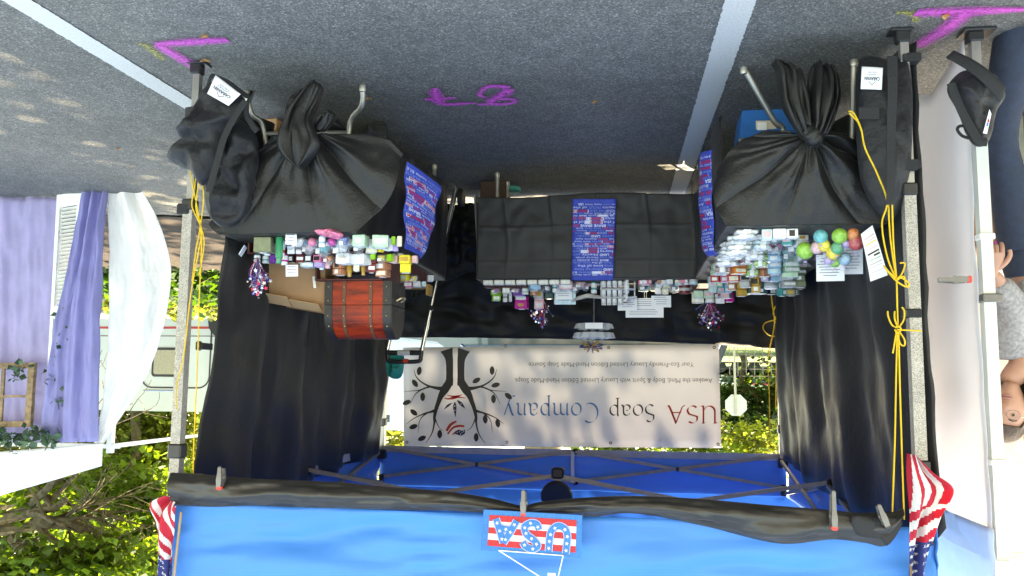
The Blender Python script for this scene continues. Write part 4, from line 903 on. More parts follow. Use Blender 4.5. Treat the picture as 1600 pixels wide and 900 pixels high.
def tail(mb, pts, Y, thick=.03, seed=0, mi=0, ridges=3, wr=.35):
    """cloth tail: pts = (px, py, half width px)"""
    P = smooth([V(a, c, w) for a, c, w in pts], 5); R = []
    for j, p in enumerate(P):
        c = AY(p.x, p.y, Y); w = (AY(p.x+p.z, p.y, Y)-c).length; v = j/(len(P)-1); ring = []
        for k in range(28):
            a = 2*pi*k/28; s = cos(a)
            d = thick*(.55+.45*sin(pi*min(1, v*1.1)))*sin(a)*(1+wr*sin(s*ridges*3.1+seed+v*2.2))
            d -= .018*sin(s*ridges*2.4+seed+v*3)*min(1, v*3)
            ring.append(c+V(s*w*(1+.06*nz(v*6+seed, s)), d-.01*nz(v*5, s*2, seed), 0))
        R.append(ring)
    mb.loft(R, cap=True, mi=mi)
KNOT = {}
def side_cover(name_label, x0, x1, y0, y1, hem, knot, aisle, seed, bulge_px, side_hem, tails, slack=1.):
    t = thing('table_cover', name_label, 'tablecloth', ((x0+x1)/2, y0, .3), 'black covers on the tables')
    kz, kx = knot.z, knot.x
    zt = ZT+.004; yf = y0-.012
    b = MB()
    b.grid(lambda u, v: V(lerp(x0-.012, x1+.012, u), lerp(yf, y1, v), zt+.002*nz(u*9, v*9)), 12, 20)
    b.build('top', satin, t, smooth_='full')
    H = [Vector((h[0], 0, h[1])) for h in hem]
    def front(u, v):
        x = lerp(x0-.012, x1+.012, u)
        hp = along(H, u); z = lerp(zt, hp.z, v); x = lerp(x, hp.x, v**1.3)
        # side bulge
        x += (.035 if u > .5 else -.035)*(abs(2*u-1)**3)*sin(pi*min(1, v*1.05))*slack
        dx, dz = x-kx, z-kz+.02; r = sqrt(dx*dx+dz*dz); th = atan2(dx, dz)
        A = .020*min(1, r/.10)*exp(-(r/.42)**2)
        f = A*(abs(sin(th*4.5+seed+.7*nz(th*2, r*3, seed)))**.7*2-1)+.5*A*sin(th*11+seed*2+3*nz(th, r*4))
        f += .014*nz(x*7+seed, z*5)*sin(pi*v)+(.002*nz(x*20, z*16, seed)-.009*abs(nz(x*6+z*5+seed, z*5-x*2, 4))-.002*abs(nz(x*26-z*9, z*17, seed))+.003)*min(1, 5*v)*min(1, 6*(1-v))+.004*sin(th*23+5*nz(th*3, r*5, seed))*min(1, r/.1)*exp(-(r/.3)**2)
        pull = -.055*exp(-(r/.14)**2)
        side = .07*(abs(2*u-1)**6)*v
        drop = .03*exp(-((v-.0)/.08)**2)*0
        return V(x, yf-.035*sin(pi*v)*(1-abs(2*u-1)**2)-f+pull+side+.003, z)
    b = MB(); b.grid(front, 190, 120); b.build('front_panel', satin, t, smooth_='full', solid=.002)
    for xx, sg_ in ((x0, -1), (x1, 1)):
        def sidef(u, v, xx=xx, sg_=sg_):
            y = lerp(yf, y1, u); hz = lerp(side_hem[0], side_hem[1], u); z = lerp(zt, hz, v)
            return V(xx+sg_*(.010+v*.012+.008*v*sin(u*30+seed+2*nz(u*5, v))+.006*nz(u*14, v*5, seed)), y+(.07*v if u < .02 else 0), z)
        b = MB(); b.grid(sidef, 60, 20); b.build('side_panel', satin, t, smooth_='full', solid=.002)
    b = MB(); b.grid(lambda u, v: V(lerp(x0-.01, x1+.01, u), y1+.012+.015*v*sin(u*25), lerp(zt, .15, v)), 40, 8); b.build('rear_panel', satin, t, smooth_='full', solid=.002)
    for i, (pts, Y, th, sd) in enumerate(tails):
        b = MB(); tail(b, pts, Y, th, sd); b.build('tail', satin, t, smooth_='full')
    if seed < 1: return t
    b = MB(); R = []
    for j in range(15):
        v = j/14; rr = .034*sin(pi*v)**.55+.002
        R.append([knot+V((v-.5)*.085, -.05+rr*.8*cos(2*pi*k/22)*(1+.18*sin(k*1.7+j)), rr*1.25*sin(2*pi*k/22)*(1+.12*sin(k*2.1+j*.8))-.02*(v-.5)) for k in range(22)])
    b.loft(R, cap=True); b.build('knot', satin, t, smooth_='full')
    return t
kL = AY(474, 206, .09); hl = lambda px, py, Y=.12: (AY(px, py, Y).x, AY(px, py, Y).z)
side_cover('black satin cover of the left table gathered into a single drooping tail', LX0, LX1, LY0, LY1,
    [hl(622, 232), hl(604, 213), hl(570, 206), hl(530, 208), hl(500, 212), hl(474, 214), hl(450, 212), hl(425, 210), hl(400, 232), hl(375, 262), hl(345, 320)], kL, -1, .4, 0, (.24, .12),
    [([(468, 262, 3), (468, 246, 24), (468, 228, 34), (467, 212, 31), (466, 200, 26), (470, 180, 19), (480, 160, 17), (492, 138, 12), (495, 130, 4)], .055, .05, 1.),
     ([(458, 205, 10), (457, 185, 11), (460, 165, 12), (470, 150, 11), (480, 142, 5)], .085, .03, 4.),
     ([(495, 205, 14), (508, 190, 12), (516, 180, 8), (519, 175, 3)], .11, .03, 2.)], slack=2.2)
kR = AY(1266, 217, .07)
side_cover('black satin cover of the right table tied in a bow with two hanging tails', RX0, RX1, RY0, RY1,
    [hl(1352, 245), hl(1342, 222), hl(1318, 208), hl(1290, 206), hl(1268, 212), hl(1250, 214), hl(1225, 206), hl(1195, 203), hl(1160, 216), hl(1138, 236), hl(1122, 262)], kR, 1, 2.1, 0, (.26, .12),
    [([(1262, 216, 10), (1252, 195, 16), (1242, 165, 22), (1236, 135, 22), (1232, 112, 20), (1222, 102, 14), (1212, 98, 6)], .035, .045, 1.3),
     ([(1274, 214, 10), (1280, 195, 15), (1284, 165, 24), (1286, 135, 24), (1284, 112, 20), (1280, 100, 10)], .04, .055, 3.1),
     ([(1288, 210, 6), (1298, 185, 8), (1306, 155, 6), (1304, 125, 6), (1296, 105, 5)], .02, .03, 5.)])
# back cover
t = thing('table_cover', 'black creased cover of the back table hanging straight with fold lines', 'tablecloth', (-.2, BY0, .2), 'black covers on the tables')
b = MB(); b.grid(lambda u, v: V(lerp(BX0-.01, BX1+.01, u), lerp(BY0-.012, BY1, v), ZT+.004), 12, 6); b.build('top', blackcloth, t)
bcm = mat('creased_black_cloth', (.017, .0155, .0145), .62, var=.2, vs=5, bump=.3, bs=9, sheen=.3)
def bfront(u, v):
    x = lerp(BX1+.012, BX0-.012, u); z = lerp(ZT+.004, .215+.01*sin(u*9), v); f = .012*nz(x*6, z*5)+.006*nz(x*15, z*14)
    for g in (.12, .31, .5, .69, .87): f += .007*exp(-((u-g-.01*sin(v*4))/.006)**2)
    for g in (.2, .62): f += .007*exp(-((v-g)/.012)**2)
    return V(x, BY0-.014-f*(.3+v)-.02*v, z)
b = MB(); b.grid(bfront, 160, 50); b.build('front_panel', bcm, t, smooth_='full', solid=.002)
for xx, s_ in ((BX0, -1), (BX1, 1)):
    b = MB(); b.grid(lambda u, v: V(xx+s_*(.014+.05*v*abs(sin(u*6))), lerp(BY0-.03, BY1, u), lerp(ZT+.004, .20, v)), 24, 12); b.build('side_panel', bcm, t, smooth_='full', solid=.002)

# ------------------------------------------------------------------ printed scarves
scarf_b = mat('royal_blue_print_cloth', (.025, .06, .42), .7, var=.12, vs=30, bump=.3, bs=90); p_red = ink2('scarf_red', (.55, .02, .03)); p_wht = ink2('scarf_white', (.62, .66, .85)); p_lt = ink2('scarf_light_blue', (.18, .28, .68))
WORDS = [('love', 1), ('FREEDOM', 2), ('America', 1), ('USA', 3), ('PROUD', 1), ('BRAVE', 3), ('home', 1), ('BLESSED', 1), ('FREEDOM', 2), ('pride', 1), ('LAND', 3), ('USA', 3), ('of the', 1), ('liberty', 1)]
def scarf(label, fn, W, H, seed, nrm, nu=14, nv=60):
    """fn(u, v): v 0 at the table top edge, 1 at the lower end; W, H its size in metres"""
    t = thing('table_scarf', label, 'scarf', tuple(fn(.5, 1)), 'printed scarves hanging from the tables')
    b = MB(); b.grid(fn, nu, nv); cl = b.build('cloth', scarf_b, t, smooth_='full', solid=.002)
    rnd = random.Random(seed); L = [MB(), MB(), MB()]; y = .03
    while y < H-.04:
        h = rnd.choice((.010, .012, .016)); x = -rnd.random()*.05
        while x < W:
            w_, k = rnd.choice(WORDS); wl = h*len(w_)*.82
            if w_ == 'USA': hh = h*1.25
            else: hh = h
            def F_(a, c, lift=1., x=x, wl=wl, hh=hh, y=y):
                uu = min(.985, max(.015, (x+a*wl)/W)); vv = min(.99, max(0.01, (y+hh-c*hh)/H)); return fn(uu, vv)+nrm*(.0022*lift)
            if x+wl*.4 < W and x+wl*.6 > 0:
                if k == 2: q_ = L[0]; q_.poly([F_(-.05, -.15), F_(1.05, -.15), F_(1.05, 1.15), F_(-.05, 1.15)]); put_text(L[1], w_, lambda a, c: F_(a, c, 1.6), bold=.03)
                elif k == 3: put_text(L[rnd.choice((0, 1))], w_, F_, bold=.03)
                else: put_text(L[rnd.choice((0, 0, 2))], w_, F_)
            x += wl+.010
        y += h*1.4
    for q_, m_, n_ in zip(L, (p_wht, p_red, p_lt), ('white_print', 'red_print', 'pale_print')):
        if q_.f: q_.build(n_, m_, cl)
a0, a1, a2, a3 = AY(893, 438, 1.845), AY(958, 438, 1.845), AY(963, 311, 1.835), AY(895, 311, 1.835)
scarf('blue scarf with patriotic words down the front of the back table', lambda u, v: a1.lerp(a0, u).lerp(a2.lerp(a3, u), v)+V(0, .004*sin(u*19+v*3)+.004*sin(v*22)-.002-.002*v, 0), .24, .53, 3, V(0, -1, 0))
def lscarf(u, v):
    yy = lerp(.62+.03*v, 1.02-.0*v, 1-u) ; 
    z = lerp(.745, .20+.10*abs(u-.4), v)
    return V(.715-.03*sin(pi*v)-.02*sin(u*9)-.006*sin(v*20+u*6), yy, z)
# left table scarf, traced to its hanging place on the aisle side
Lx = [(634, 252, 689, 292), (633, 300, 680, 335), (632, 345, 672, 375), (634, 388, 656, 405)]
LA = smooth([AY(r[0], r[1], .50) for r in Lx], 5); LB = smooth([AY(r[2], r[3], .78) for r in Lx], 5)
scarf('blue word print scarf hanging off the aisle side of the left table', lambda u, v: along(LB, 1-v).lerp(along(LA, 1-v), u)+V(-.015*sin(pi*u)-.006*sin(v*15+u*5), 0, 0), .20, .46, 8, V(-.75, -.65, 0).normalized())
Rx = [(1095, 240, 1113, 234), (1092, 285, 1113, 285), (1094, 340, 1114, 340), (1098, 385, 1117, 390), (1108, 402, 1122, 398)]
RA = smooth([AY(r[0], r[1], .85) for r in Rx], 5); RB = smooth([AY(r[2], r[3], .62) for r in Rx], 5)
scarf('narrow blue word print scarf on the aisle side of the right table', lambda u, v: along(RB, 1-v).lerp(along(RA, 1-v), u)+V(.014*sin(pi*u)+.004*sin(v*15), 0, 0), .10, .55, 13, V(.6, -.8, 0).normalized())
b = MB(); b.tube(smooth([AY(x, y, .55) for x, y in ((1115, 206), (1121, 212), (1120, 235), (1117, 262), (1118, 300))], 5), .006, 6, flat=.5); tag(b.build('hanging_strap', webbing, smooth_=True), 'thin black strap dangling beside the right table scarf', 'strap')

# ------------------------------------------------------------------ goods under and behind the tables
def carton(name, label, cat, c, size, rot, m, lab=None):
    t = thing(name, label, cat, (c[0], c[1], c[2]-size[2]/2)); R = Matrix.Rotation(rot, 3, 'Z'); b = MB(); b.box(c, size, R, bev=.004); b.build('body', m, t); return t, R
p = AZ(416, 184, 0); t, R = carton('cardboard_box', 'small cardboard box on the asphalt under the left table', 'box', (p.x, p.y+.10, .07), (.13, .17, .14), .1, cardboard)
b = MB(); b.box((p.x, p.y+.10, .1415), (.02, .17, .002), R); b.box((p.x-.0, p.y+.0135, .11), (.02, .002, .06), R); b.build('tape', cardin, t)
p = AZ(590, 181, 0); t = thing('cart_wheel', 'black rubber cart wheel with chrome hub under the left table', 'wheel', (p.x+.02, p.y+.1, 0))
A_ = Matrix.Rotation(radians(68), 3, 'Z') @ Matrix.Rotation(pi/2, 3, 'X'); wc = V(p.x+.03, p.y+.12, .125)
b = MB(); b.lathe(wc, [(.07, -.035), (.11, -.042), (.124, -.03), (.127, 0), (.124, .03), (.11, .042), (.07, .035)], 32, axis=A_, cap=False)
for k in range(28):
    a = 2*pi*k/28; b.box(wc+A_ @ V(.127*cos(a), .127*sin(a), 0), (.006, .012, .05), A_ @ Matrix.Rotation(a, 3, 'Z'))
b.build('tyre', rubber, t, smooth_=True)
b = MB(); b.lathe(wc, [(.012, -.05), (.03, -.045), (.06, -.03), (.072, -.034), (.072, .034), (.03, .045), (.012, .05)], 24, axis=A_, cap=True); b.build('rim', chrome, t, smooth_=True)
b = MB(); b.tube([wc+V(0, 0, 0), wc+V(.12, .25, .02), wc+V(.2, .5, .1)], .012); b.build('axle_bar', darksteel, t)
p = AZ(1190, 168, 0); t = thing('plastic_bin', 'blue plastic bin with white label under the right table', 'bin', (p.x, p.y+.2, 0))
b = MB(); bl = mat('blue_bin_plastic', (.01, .13, .42), .35, var=.1); c = V(p.x-.06, p.y+.16, 0)
b.loft([[c+V(sx*w/2, sy*d/2, z) for sx, sy in ((-1, -1), (1, -1), (1, 1), (-1, 1))] for z, w, d in ((0, .30, .24), (.15, .34, .28), (.152, .36, .30), (.168, .36, .30), (.168, .33, .27), (.02, .29, .23))], cap=True); b.build('body', bl, t)
q = AY(1198, 180, p.y+.0); b = MB(); b.box((q.x, p.y+.028, .085), (.10, .004, .05)); b.build('label', mat('kraft_label', (.55, .48, .38), .7), t)
b = MB(); b.box((q.x+.02, p.y+.024, .09), (.045, .004, .04)); b.build('label', paper, t)
c = AZ(1140, 222, 0); t, R = carton('cardboard_box', 'small brown box in the shadow behind the blue bin', 'box', (c.x-.12, c.y-.25, .06), (.16, .12, .12), .3, cardboard)
c = AZ(768, 283, 0); t, R = carton('storage_crate', 'dark brown crate on the ground under the back table', 'crate', (c.x-.01, c.y+.12, .09), (.18, .24, .18), 0, mat('dark_brown_crate', (.06, .03, .02), .7))
b = MB(); b.box((c.x-.01, c.y-.004, .13), (.10, .01, .02)); b.build('handle', blackplastic, t)
c = AZ(797, 290, 0); t = thing('storage_tub', 'round teal tub lid on the ground under the back table', 'tub', tuple(c)); b = MB(); b.lathe(c+V(0, .05, 0), [(.05, 0), (.066, .004), (.07, .02), (.072, .032), (.05, .036)], 24); b.build('lid', mat('teal_plastic', (.05, .38, .34), .4), t, smooth_=True)
b = MB(); c = AY(520, 196, .5); pillow(b, [AY(x, y, .5) for x, y in ((500, 208), (500, 188), (512, 178), (524, 180), (534, 192), (540, 206))], .12, V(0, -1, 0), wr=.4, ws=10); tag(b.build('black_bag', bagcloth, smooth_='full'), 'soft black bag in the dark under the left table', 'bag')
# hand truck standing by the back wall
ht = thing('hand_truck', 'folding silver hand truck standing between the left table and the back wall', 'hand truck', tuple(AZ(712, 292)))
yd = 2.42; b1 = AZ(712, 292); tp = AY(659, 548, yd)
off = AY(605, 548, yd).x-AY(659, 548, yd).x
for k, dx in enumerate((0, 1)):
    a = b1+V(off*dx, 0, .02); c = tp+V(off*dx, 0, 0); m_ = a.lerp(c, .5); b = MB(); b.tube([a, m_], .019, 10); b.tube([m_, c], .015, 10); o = b.build('rail', chrome, ht, smooth_=True)
    b = MB(); b.box(a.lerp(c, .32), (.04, .04, .05), bev=.006); b.box(m_, (.045, .045, .07), bev=.008); b.box(a.lerp(c, .74), (.035, .035, .04), bev=.006); b.build('collar', blackplastic, o)
b = MB(); e0, e1 = tp, tp+V(off, 0, 0); b.tube(smooth([e0+V(0, 0, -.02), e0+V(.005, 0, .04), e0.lerp(e1, .12)+V(0, 0, .075), e0.lerp(e1, .88)+V(0, 0, .075), e1+V(-.005, 0, .04), e1+V(0, 0, -.02)], 6), .015, 10); b.build('handle', blackplastic, ht, smooth_=True)
b = MB(); b.tube([e0+V(0, 0, .015), e1+V(0, 0, .015)], .018, 10); b.build('handle_bar', blackplastic, ht, smooth_=True)
b = MB(); b.tube([e0.lerp(e1, .33)+V(0, -.003, .015), e0.lerp(e1, .68)+V(0, -.003, .015)], .0205, 10); b.build('grip', mat('silver_tape', (.55, .55, .55), .4), ht)
b = MB(); b.tube([e0.lerp(e1, .38)+V(0, 0, .075), e0.lerp(e1, .52)+V(0, 0, .075)], .0175, 10); b.build('grip', redplastic, ht)
for z in (.32, .5): b = MB(); a = b1.lerp(tp, z); b.tube([a, a+V(off, 0, 0)], .009); b.build('crossbar', chrome, ht)
b = MB(); b.box(b1+V(off/2, -.09, .012), (abs(off)+.05, .2, .006), bev=.002); b.build('toe_plate', darksteel, ht)
for dx in (-.03, off+.03):
    b = MB(); b.lathe(b1+V(dx, .06, .07), [(.02, -.018), (.06, -.02), (.07, 0), (.06, .02), (.02, .018)], 20, axis=Matrix.Rotation(pi/2, 3, 'Y')); b.build('wheel', rubber, ht, smooth_=True)
b = MB(); pillow(b, [AY(x, y, 2.52) for x, y in ((606, 553), (629, 553), (631, 572), (627, 589), (616, 592), (606, 586), (603, 570))], .07, V(0, -1, 0), wr=.8, ws=16, seed=4); tag(b.build('shopping_bag', mat('teal_film', (.01, .42, .38), .3, trans=.5, var=.2, bump=.5, bs=30), smooth_='full'), 'crumpled teal plastic bag hanging from the hand truck handle', 'bag')

# ------------------------------------------------------------------ risers, chest, cardboard box on the left table
rw = mat('dark_red_riser_wood', (.07, .012, .012), .5, bump=.2, bs=30)
def dist(Y): return Y-CY
def px2m(px, Y): return px/FPX*(Y-CY)*1.0
def riser(label, x0, x1, y0, y1, z0, z1, m=None):
    b = MB(); th = .008; m = m or rw; t = thing('display_riser', label, 'riser', ((x0+x1)/2, (y0+y1)/2, z0), 'display risers on the tables')
    b.box(((x0+x1)/2, (y0+y1)/2, z1-th/2), (x1-x0, y1-y0, th), bev=.002); b.build('shelf_board', m, t)
    for x in (x0+th/2+.002, x1-th/2-.002): b = MB(); b.box((x, (y0+y1)/2, (z0+z1-th)/2), (th, y1-y0-.004, z1-z0-th)); b.build('side_board', m, t)
TZ = ZT+.0075
riser('low dark red riser behind the front row of the left table', .80, 1.38, .36, .50, TZ, .80)
riser('tall dark red riser carrying the chest on the left table', .73+.05, 1.12, .56, .90, TZ, .905)
riser('second dark red riser of the left table aisle end', .79, 1.12, .92, 1.5, TZ, .83)
# wooden chest
CY0 = .60; cL = AY(508, 446, CY0); cR = AY(611, 446, CY0); ch = AY(560, 527, CY0).z-.905
xw0, xw1 = cR.x, cL.x; cdp = .24; zb = .905; ct = thing('wooden_chest', 'reddish wooden treasure chest with leather straps on the left table riser', 'chest', ((xw0+xw1)/2, CY0+cdp/2, zb))
rwood = mat('red_stained_wood', (.23, .020, .004), .5, var=.6, vs=6, bump=.3, bs=40, spec=.3, stretch=(1, 9, 9)); leather = mat('brown_leather_strap', (.12, .045, .02), .6, bump=.3, bs=60); edge = mat('black_leather_trim', (.018, .014, .012), .55, bump=.3, bs=60); stud = mat('brass_stud', (.5, .38, .2), .3, metal=.8)
def chest_prof(g, lid):
    hb = ch*.42
    if not lid: return [(CY0-g, zb-g*0), (CY0-g, zb+hb), (CY0+cdp+g, zb+hb), (CY0+cdp+g, zb)]
    r = cdp/2+g; H_ = ch*.58
    return [(CY0+cdp/2-r*cos(pi*k/14), zb+hb+.003+(H_+g)*sin(pi*k/14)**.8) for k in range(15)]
b = MB(); b.loft([[V(x, y, z) for y, z in chest_prof(0, False)] for x in (xw0, xw1)], cap=True); b.build('body', rwood, ct)
b = MB(); b.loft([[V(x, y, z) for y, z in chest_prof(0, True)] for x in (xw0, xw1)], cap=True); b.build('lid', rwood, ct, smooth_=True)
for f, w, m_ in ((.06, .038, edge), (.30, .016, leather), (.70, .016, leather), (.94, .038, edge)):
    xc = lerp(xw0, xw1, f); b = MB()
    for lid in (False, True): b.loft([[V(x, y, z) for y, z in chest_prof(.004, lid)] for x in (xc-w/2, xc+w/2)], cap=True)
    o = b.build('strap', m_, ct, smooth_=True); b = MB()
    for z in (.1, .35, .62, .8):
        zz = zb+ch*z; b.lathe((xc, CY0-.006 if z < .45 else CY0+cdp/2-(cdp/2+.004)*cos(math.asin(min(1, max(0, ((z-.42)/.58))**1.25)))-.001, zz), [(.0045, -.003), (.0045, .001), (.002, .004)], 8, axis=Matrix.Rotation(pi/2, 3, 'X'))
    b.build('stud', stud, o)
b = MB(); b.loft([[V(xw0-.005, y, z) for y, z in chest_prof(.002, lid_)] for lid_ in (False,)]+[[V(xw0+.001, y, z) for y, z in chest_prof(.002, False)]], cap=True); b.loft([[V(x_, y, z) for y, z in chest_prof(.002, True)] for x_ in (xw0-.005, xw0+.001)], cap=True); b.build('end_panel', edge, ct)
b = MB(); b.tube(smooth([V(xw0-.006, CY0+.08, zb+.09), V(xw0-.03, CY0+.09, zb+.075), V(xw0-.03, CY0+.15, zb+.075), V(xw0-.006, CY0+.16, zb+.09)], 5), .006); b.build('handle', stud, ct, smooth_=True)
# big open carton
bt = thing('cardboard_box', 'big open cardboard box leaning behind the tubes on the left table', 'box', (1.2, .62, ZT))
Yc = .60; q = [AY(x, y, Yc) for x, y in ((505, 425), (398, 408), (402, 462), (500, 490))]   # BR, BL in photo order
fl = [AY(x, y, Yc-.03) for x, y in ((400, 462), (455, 470), (497, 478))]
BLp, BRp = AY(396, 400, Yc), AY(508, 405, Yc); TLp, TRp = AY(403, 470, Yc+.05), AY(506, 488, Yc+.05); dv = V(.02, .26, 0)
b = MB()
for P in ((BLp, BRp, TRp, TLp), (BLp+dv, BRp+dv, TRp+dv, TLp+dv), (BLp, BLp+dv, TLp+dv, TLp), (BRp, BRp+dv, TRp+dv, TRp), (BLp, BRp, BRp+dv, BLp+dv)):
    b.grid(lambda u, v: P[0].lerp(P[1], u).lerp(P[3].lerp(P[2], u), v)+V(0, -.004*sin(pi*u)*sin(pi*v), 0), 4, 4)
b.build('body', cardboard, bt, solid=.004)
for (a, c, u0, u1, out, up) in ((TLp, TRp, .02, .52, -.07, .002), (TLp, TRp, .54, .98, -.06, .012)):
    P0, P1_ = a.lerp(c, u0), a.lerp(c, u1); b = MB(); b.grid(lambda u, v: P0.lerp(P1_, u)+V((.0)*v, out*v, -.045*v+up*v), 3, 3); b.build('flap', cardin, bt, solid=.004)
b = MB(); b.grid(lambda u, v: TRp.lerp(TRp+dv, u)+V(-.05*v, 0, .06*v), 3, 3); b.build('flap', cardboard, bt, solid=.004)
b = MB(); b.grid(lambda u, v: AY(488, 432, Yc-.012).lerp(AY(492, 432, Yc-.012), u).lerp(AY(490, 450, Yc-.012).lerp(AY(494, 450, Yc-.012), u), v), 1, 1); b.build('tape', mat('clear_tape', (.6, .6, .55), .2), bt, solid=.001)
# ------------------------------------------------------------------ soaps, jars, cards
CN = {'white': (.72, .73, .74), 'cream': (.66, .62, .48), 'pale green': (.38, .55, .42), 'teal': (.03, .28, .27), 'dark teal': (.03, .10, .10), 'turquoise': (.06, .42, .45), 'sky blue': (.28, .48, .62), 'blue': (.04, .13, .50),
      'lime': (.22, .52, .02), 'yellow': (.72, .58, .03), 'gold': (.48, .27, .04), 'orange': (.68, .19, .03), 'red': (.50, .03, .03), 'dark red': (.16, .012, .02), 'pink': (.68, .16, .30), 'pale pink': (.68, .42, .45), 'magenta': (.55, .02, .28),
      'purple': (.17, .04, .32), 'lilac': (.42, .32, .60), 'grey': (.32, .33, .34), 'olive': (.17, .19, .11), 'copper': (.42, .18, .10), 'black': (.02, .02, .022), 'green': (.02, .32, .15), 'ice blue': (.45, .60, .63), 'brown': (.16, .08, .04)}
LBL = cmat((.75, .75, .74), .6); FILM = mat('cellophane', (.75, .78, .8), .16, alpha=.24, metal=.55, spec=1, bump=1, bs=75, var=.1)
NOUN = {'box': 'boxed soap', 'bar': 'wrapped soap bar', 'jar': 'lidded jar', 'tube': 'tall round tube', 'bomb': 'bath bomb in cellophane', 'bag': 'clear bag of soap', 'tin': 'flat tin', 'card': 'price card', 'bottle': 'capped bottle', 'mini': 'small soap cube'}
NAME = {'box': 'soap_box', 'bar': 'soap_bar', 'jar': 'cream_jar', 'tube': 'candle_tube', 'bomb': 'bath_bomb', 'bag': 'soap_bag', 'tin': 'balm_tin', 'card': 'price_card', 'bottle': 'lotion_bottle', 'mini': 'soap_cube'}
prnd = random.Random(77); USED = {}
def item(kind, col, c, w, h, d, label, rot=0, tilt=0, grp=None):
    """c = centre of the base"""
    c = Vector(c); R = Matrix.Rotation(rot, 3, 'Z') @ Matrix.Rotation(tilt, 3, 'X'); cc = CN[col]
    t = thing(NAME[kind], label, {'box': 'soap', 'bar': 'soap', 'mini': 'soap', 'jar': 'jar', 'tube': 'candle', 'bomb': 'bath bomb', 'bag': 'soap', 'tin': 'tin', 'card': 'card', 'bottle': 'bottle'}[kind], tuple(c), grp)
    P = lambda x, y, z: c+R @ V(x, y, z)
    rs = Matrix.Identity(3)
    def bb(size, zc, m, name, yoff=0, xoff=0, bev=.003, par=None):
        b = MB(); b.box(P(xoff, yoff, zc), size, R, bev=bev); return b.build(name, m, par or t)
    if kind in ('box', 'mini'):
        bb((w, d, h), h/2, cmat(cc, .35), 'body', bev=.0025)
        if kind == 'box':
            k_ = prnd.random()
            if k_ < .7: bb((w*(.35+.5*prnd.random()), .002, h*(.35+.4*prnd.random())), h*.5, LBL if k_ < .45 else cmat(CN[prnd.choice(('cream', 'pale pink', 'ice blue', 'gold', 'black'))], .5), 'label', yoff=-d/2-.001, bev=0)
            bb((w*(.35+.4*prnd.random()), d*.6, .0015), h+.0012, LBL, 'top_label', bev=0)
    elif kind == 'bar':
        bb((w*.94, d*.94, h*.86), h/2, cmat(cc, .3), 'soap', bev=.006); bb((w, d, h), h/2, FILM, 'wrapper', bev=.004)
        bb((w*.34, d*1.02, h*1.03), h/2, LBL, 'paper_band', bev=.002)
    elif kind == 'tin':
        b = MB(); b.lathe(c, [(w*.48, 0), (w*.5, .004), (w*.5, h*.5), (w*.47, h*.52)], 20); b.build('base', cmat((.45, .46, .47), .3), t, smooth_=True)
        b = MB(); b.lathe(c+V(0, 0, h*.53), [(w*.5, 0), (w*.51, h*.35), (w*.48, h*.44), (.002, h*.45)], 20); b.build('lid', cmat(cc, .3), t, smooth_=True)
    elif kind == 'jar':
        b = MB(); b.lathe(c, [(w*.40, 0), (w*.46, .004), (w*.46, h*.6), (w*.38, h*.68)], 18); b.build('body', cmat(cc, .2), t, smooth_=True)
        b = MB(); b.lathe(c+V(0, 0, h*.68), [(w*.46, 0), (w*.47, h*.27), (w*.43, h*.31), (.001, h*.315)], 18); b.build('lid', LBL if col != 'white' else cmat((.6, .6, .6)), t, smooth_=True)
        b = MB(); b.lathe(c+V(0, 0, h*.12), [(w*.465, 0), (w*.465, h*.38)], 18, cap=False); b.build('label', LBL, t, smooth_=True)
    elif kind == 'tube':
        b = MB(); n_ = 12; b.loft([[P((w*.5*(1 if k % 2 else .88))*cos(2*pi*k/24)*s, (w*.5*(1 if k % 2 else .88))*sin(2*pi*k/24)*s, z*h) for k in range(24)] for z, s in ((0, .9), (.02, 1), (.78, 1), (.8, .8))], cap=True); b.build('body', cmat(cc, .2, 'clear'), t, smooth_=True)
        b = MB(); b.loft([[P(w*.36*cos(2*pi*k/16)*s, w*.36*sin(2*pi*k/16)*s, z*h) for k in range(16)] for z, s in ((.8, 1), (.97, 1), (1, .8))], cap=True); b.build('cap', cmat(tuple(min(1, x*.7+.02) for x in cc), .3), t, smooth_=True)
    elif kind == 'bottle':
        b = MB(); b.lathe(c, [(w*.42, 0), (w*.5, .004), (w*.5, h*.66), (w*.2, h*.76), (w*.2, h*.82)], 16); b.build('body', cmat(cc, .2, 'clear'), t, smooth_=True)
        b = MB(); b.lathe(c+V(0, 0, h*.82), [(w*.27, 0), (w*.27, h*.16), (w*.2, h*.18)], 14); b.build('cap', LBL, t, smooth_=True)
        b = MB(); b.lathe(c+V(0, 0, h*.15), [(w*.505, 0), (w*.505, h*.35)], 16, cap=False); b.build('label', LBL, t, smooth_=True)
    elif kind == 'bomb':
        r = w/2; b = MB(); b.lathe(c+V(0, 0, r), [(r*.96*sin(pi*k/12), -r*.96*cos(pi*k/12)) for k in range(13)], 20); b.build('ball', mat('bath_'+col.replace(' ', '_'), cc, .6, var=.3, vs=60, bump=.4, bs=120), t, smooth_=True)
        b = MB(); pr = [(r*1.03*sin(pi*k/12), -r*1.03*cos(pi*k/12)) for k in range(10)]+[(r*.25, r*1.15), (r*.16, r*1.3), (r*.45, r*1.65), (r*.62, r*1.8)]
        R_ = [[c+V(q_*(1+.14*sin(k*4.3+z*60)*(1 if z > r*.5 else .25))*cos(2*pi*k/22), q_*(1+.14*sin(k*4.3+z*60)*(1 if z > r*.5 else .25))*sin(2*pi*k/22), r+z) for k in range(22)] for q_, z in pr]
        b.loft(R_, cap=False); b.build('wrapper', mat('clear_bomb_film', (.75, .78, .8), .14, alpha=.11, metal=.5, spec=1, bump=1, bs=75, var=.1), t, smooth_=True)
        b = MB(); b.lathe(c+V(0, 0, r*2.28), [(r*.15, -.002), (r*.22, 0), (r*.15, .003)], 12); b.build('tie', cmat(CN['lilac']), t, smooth_=True)
    elif kind == 'bag':
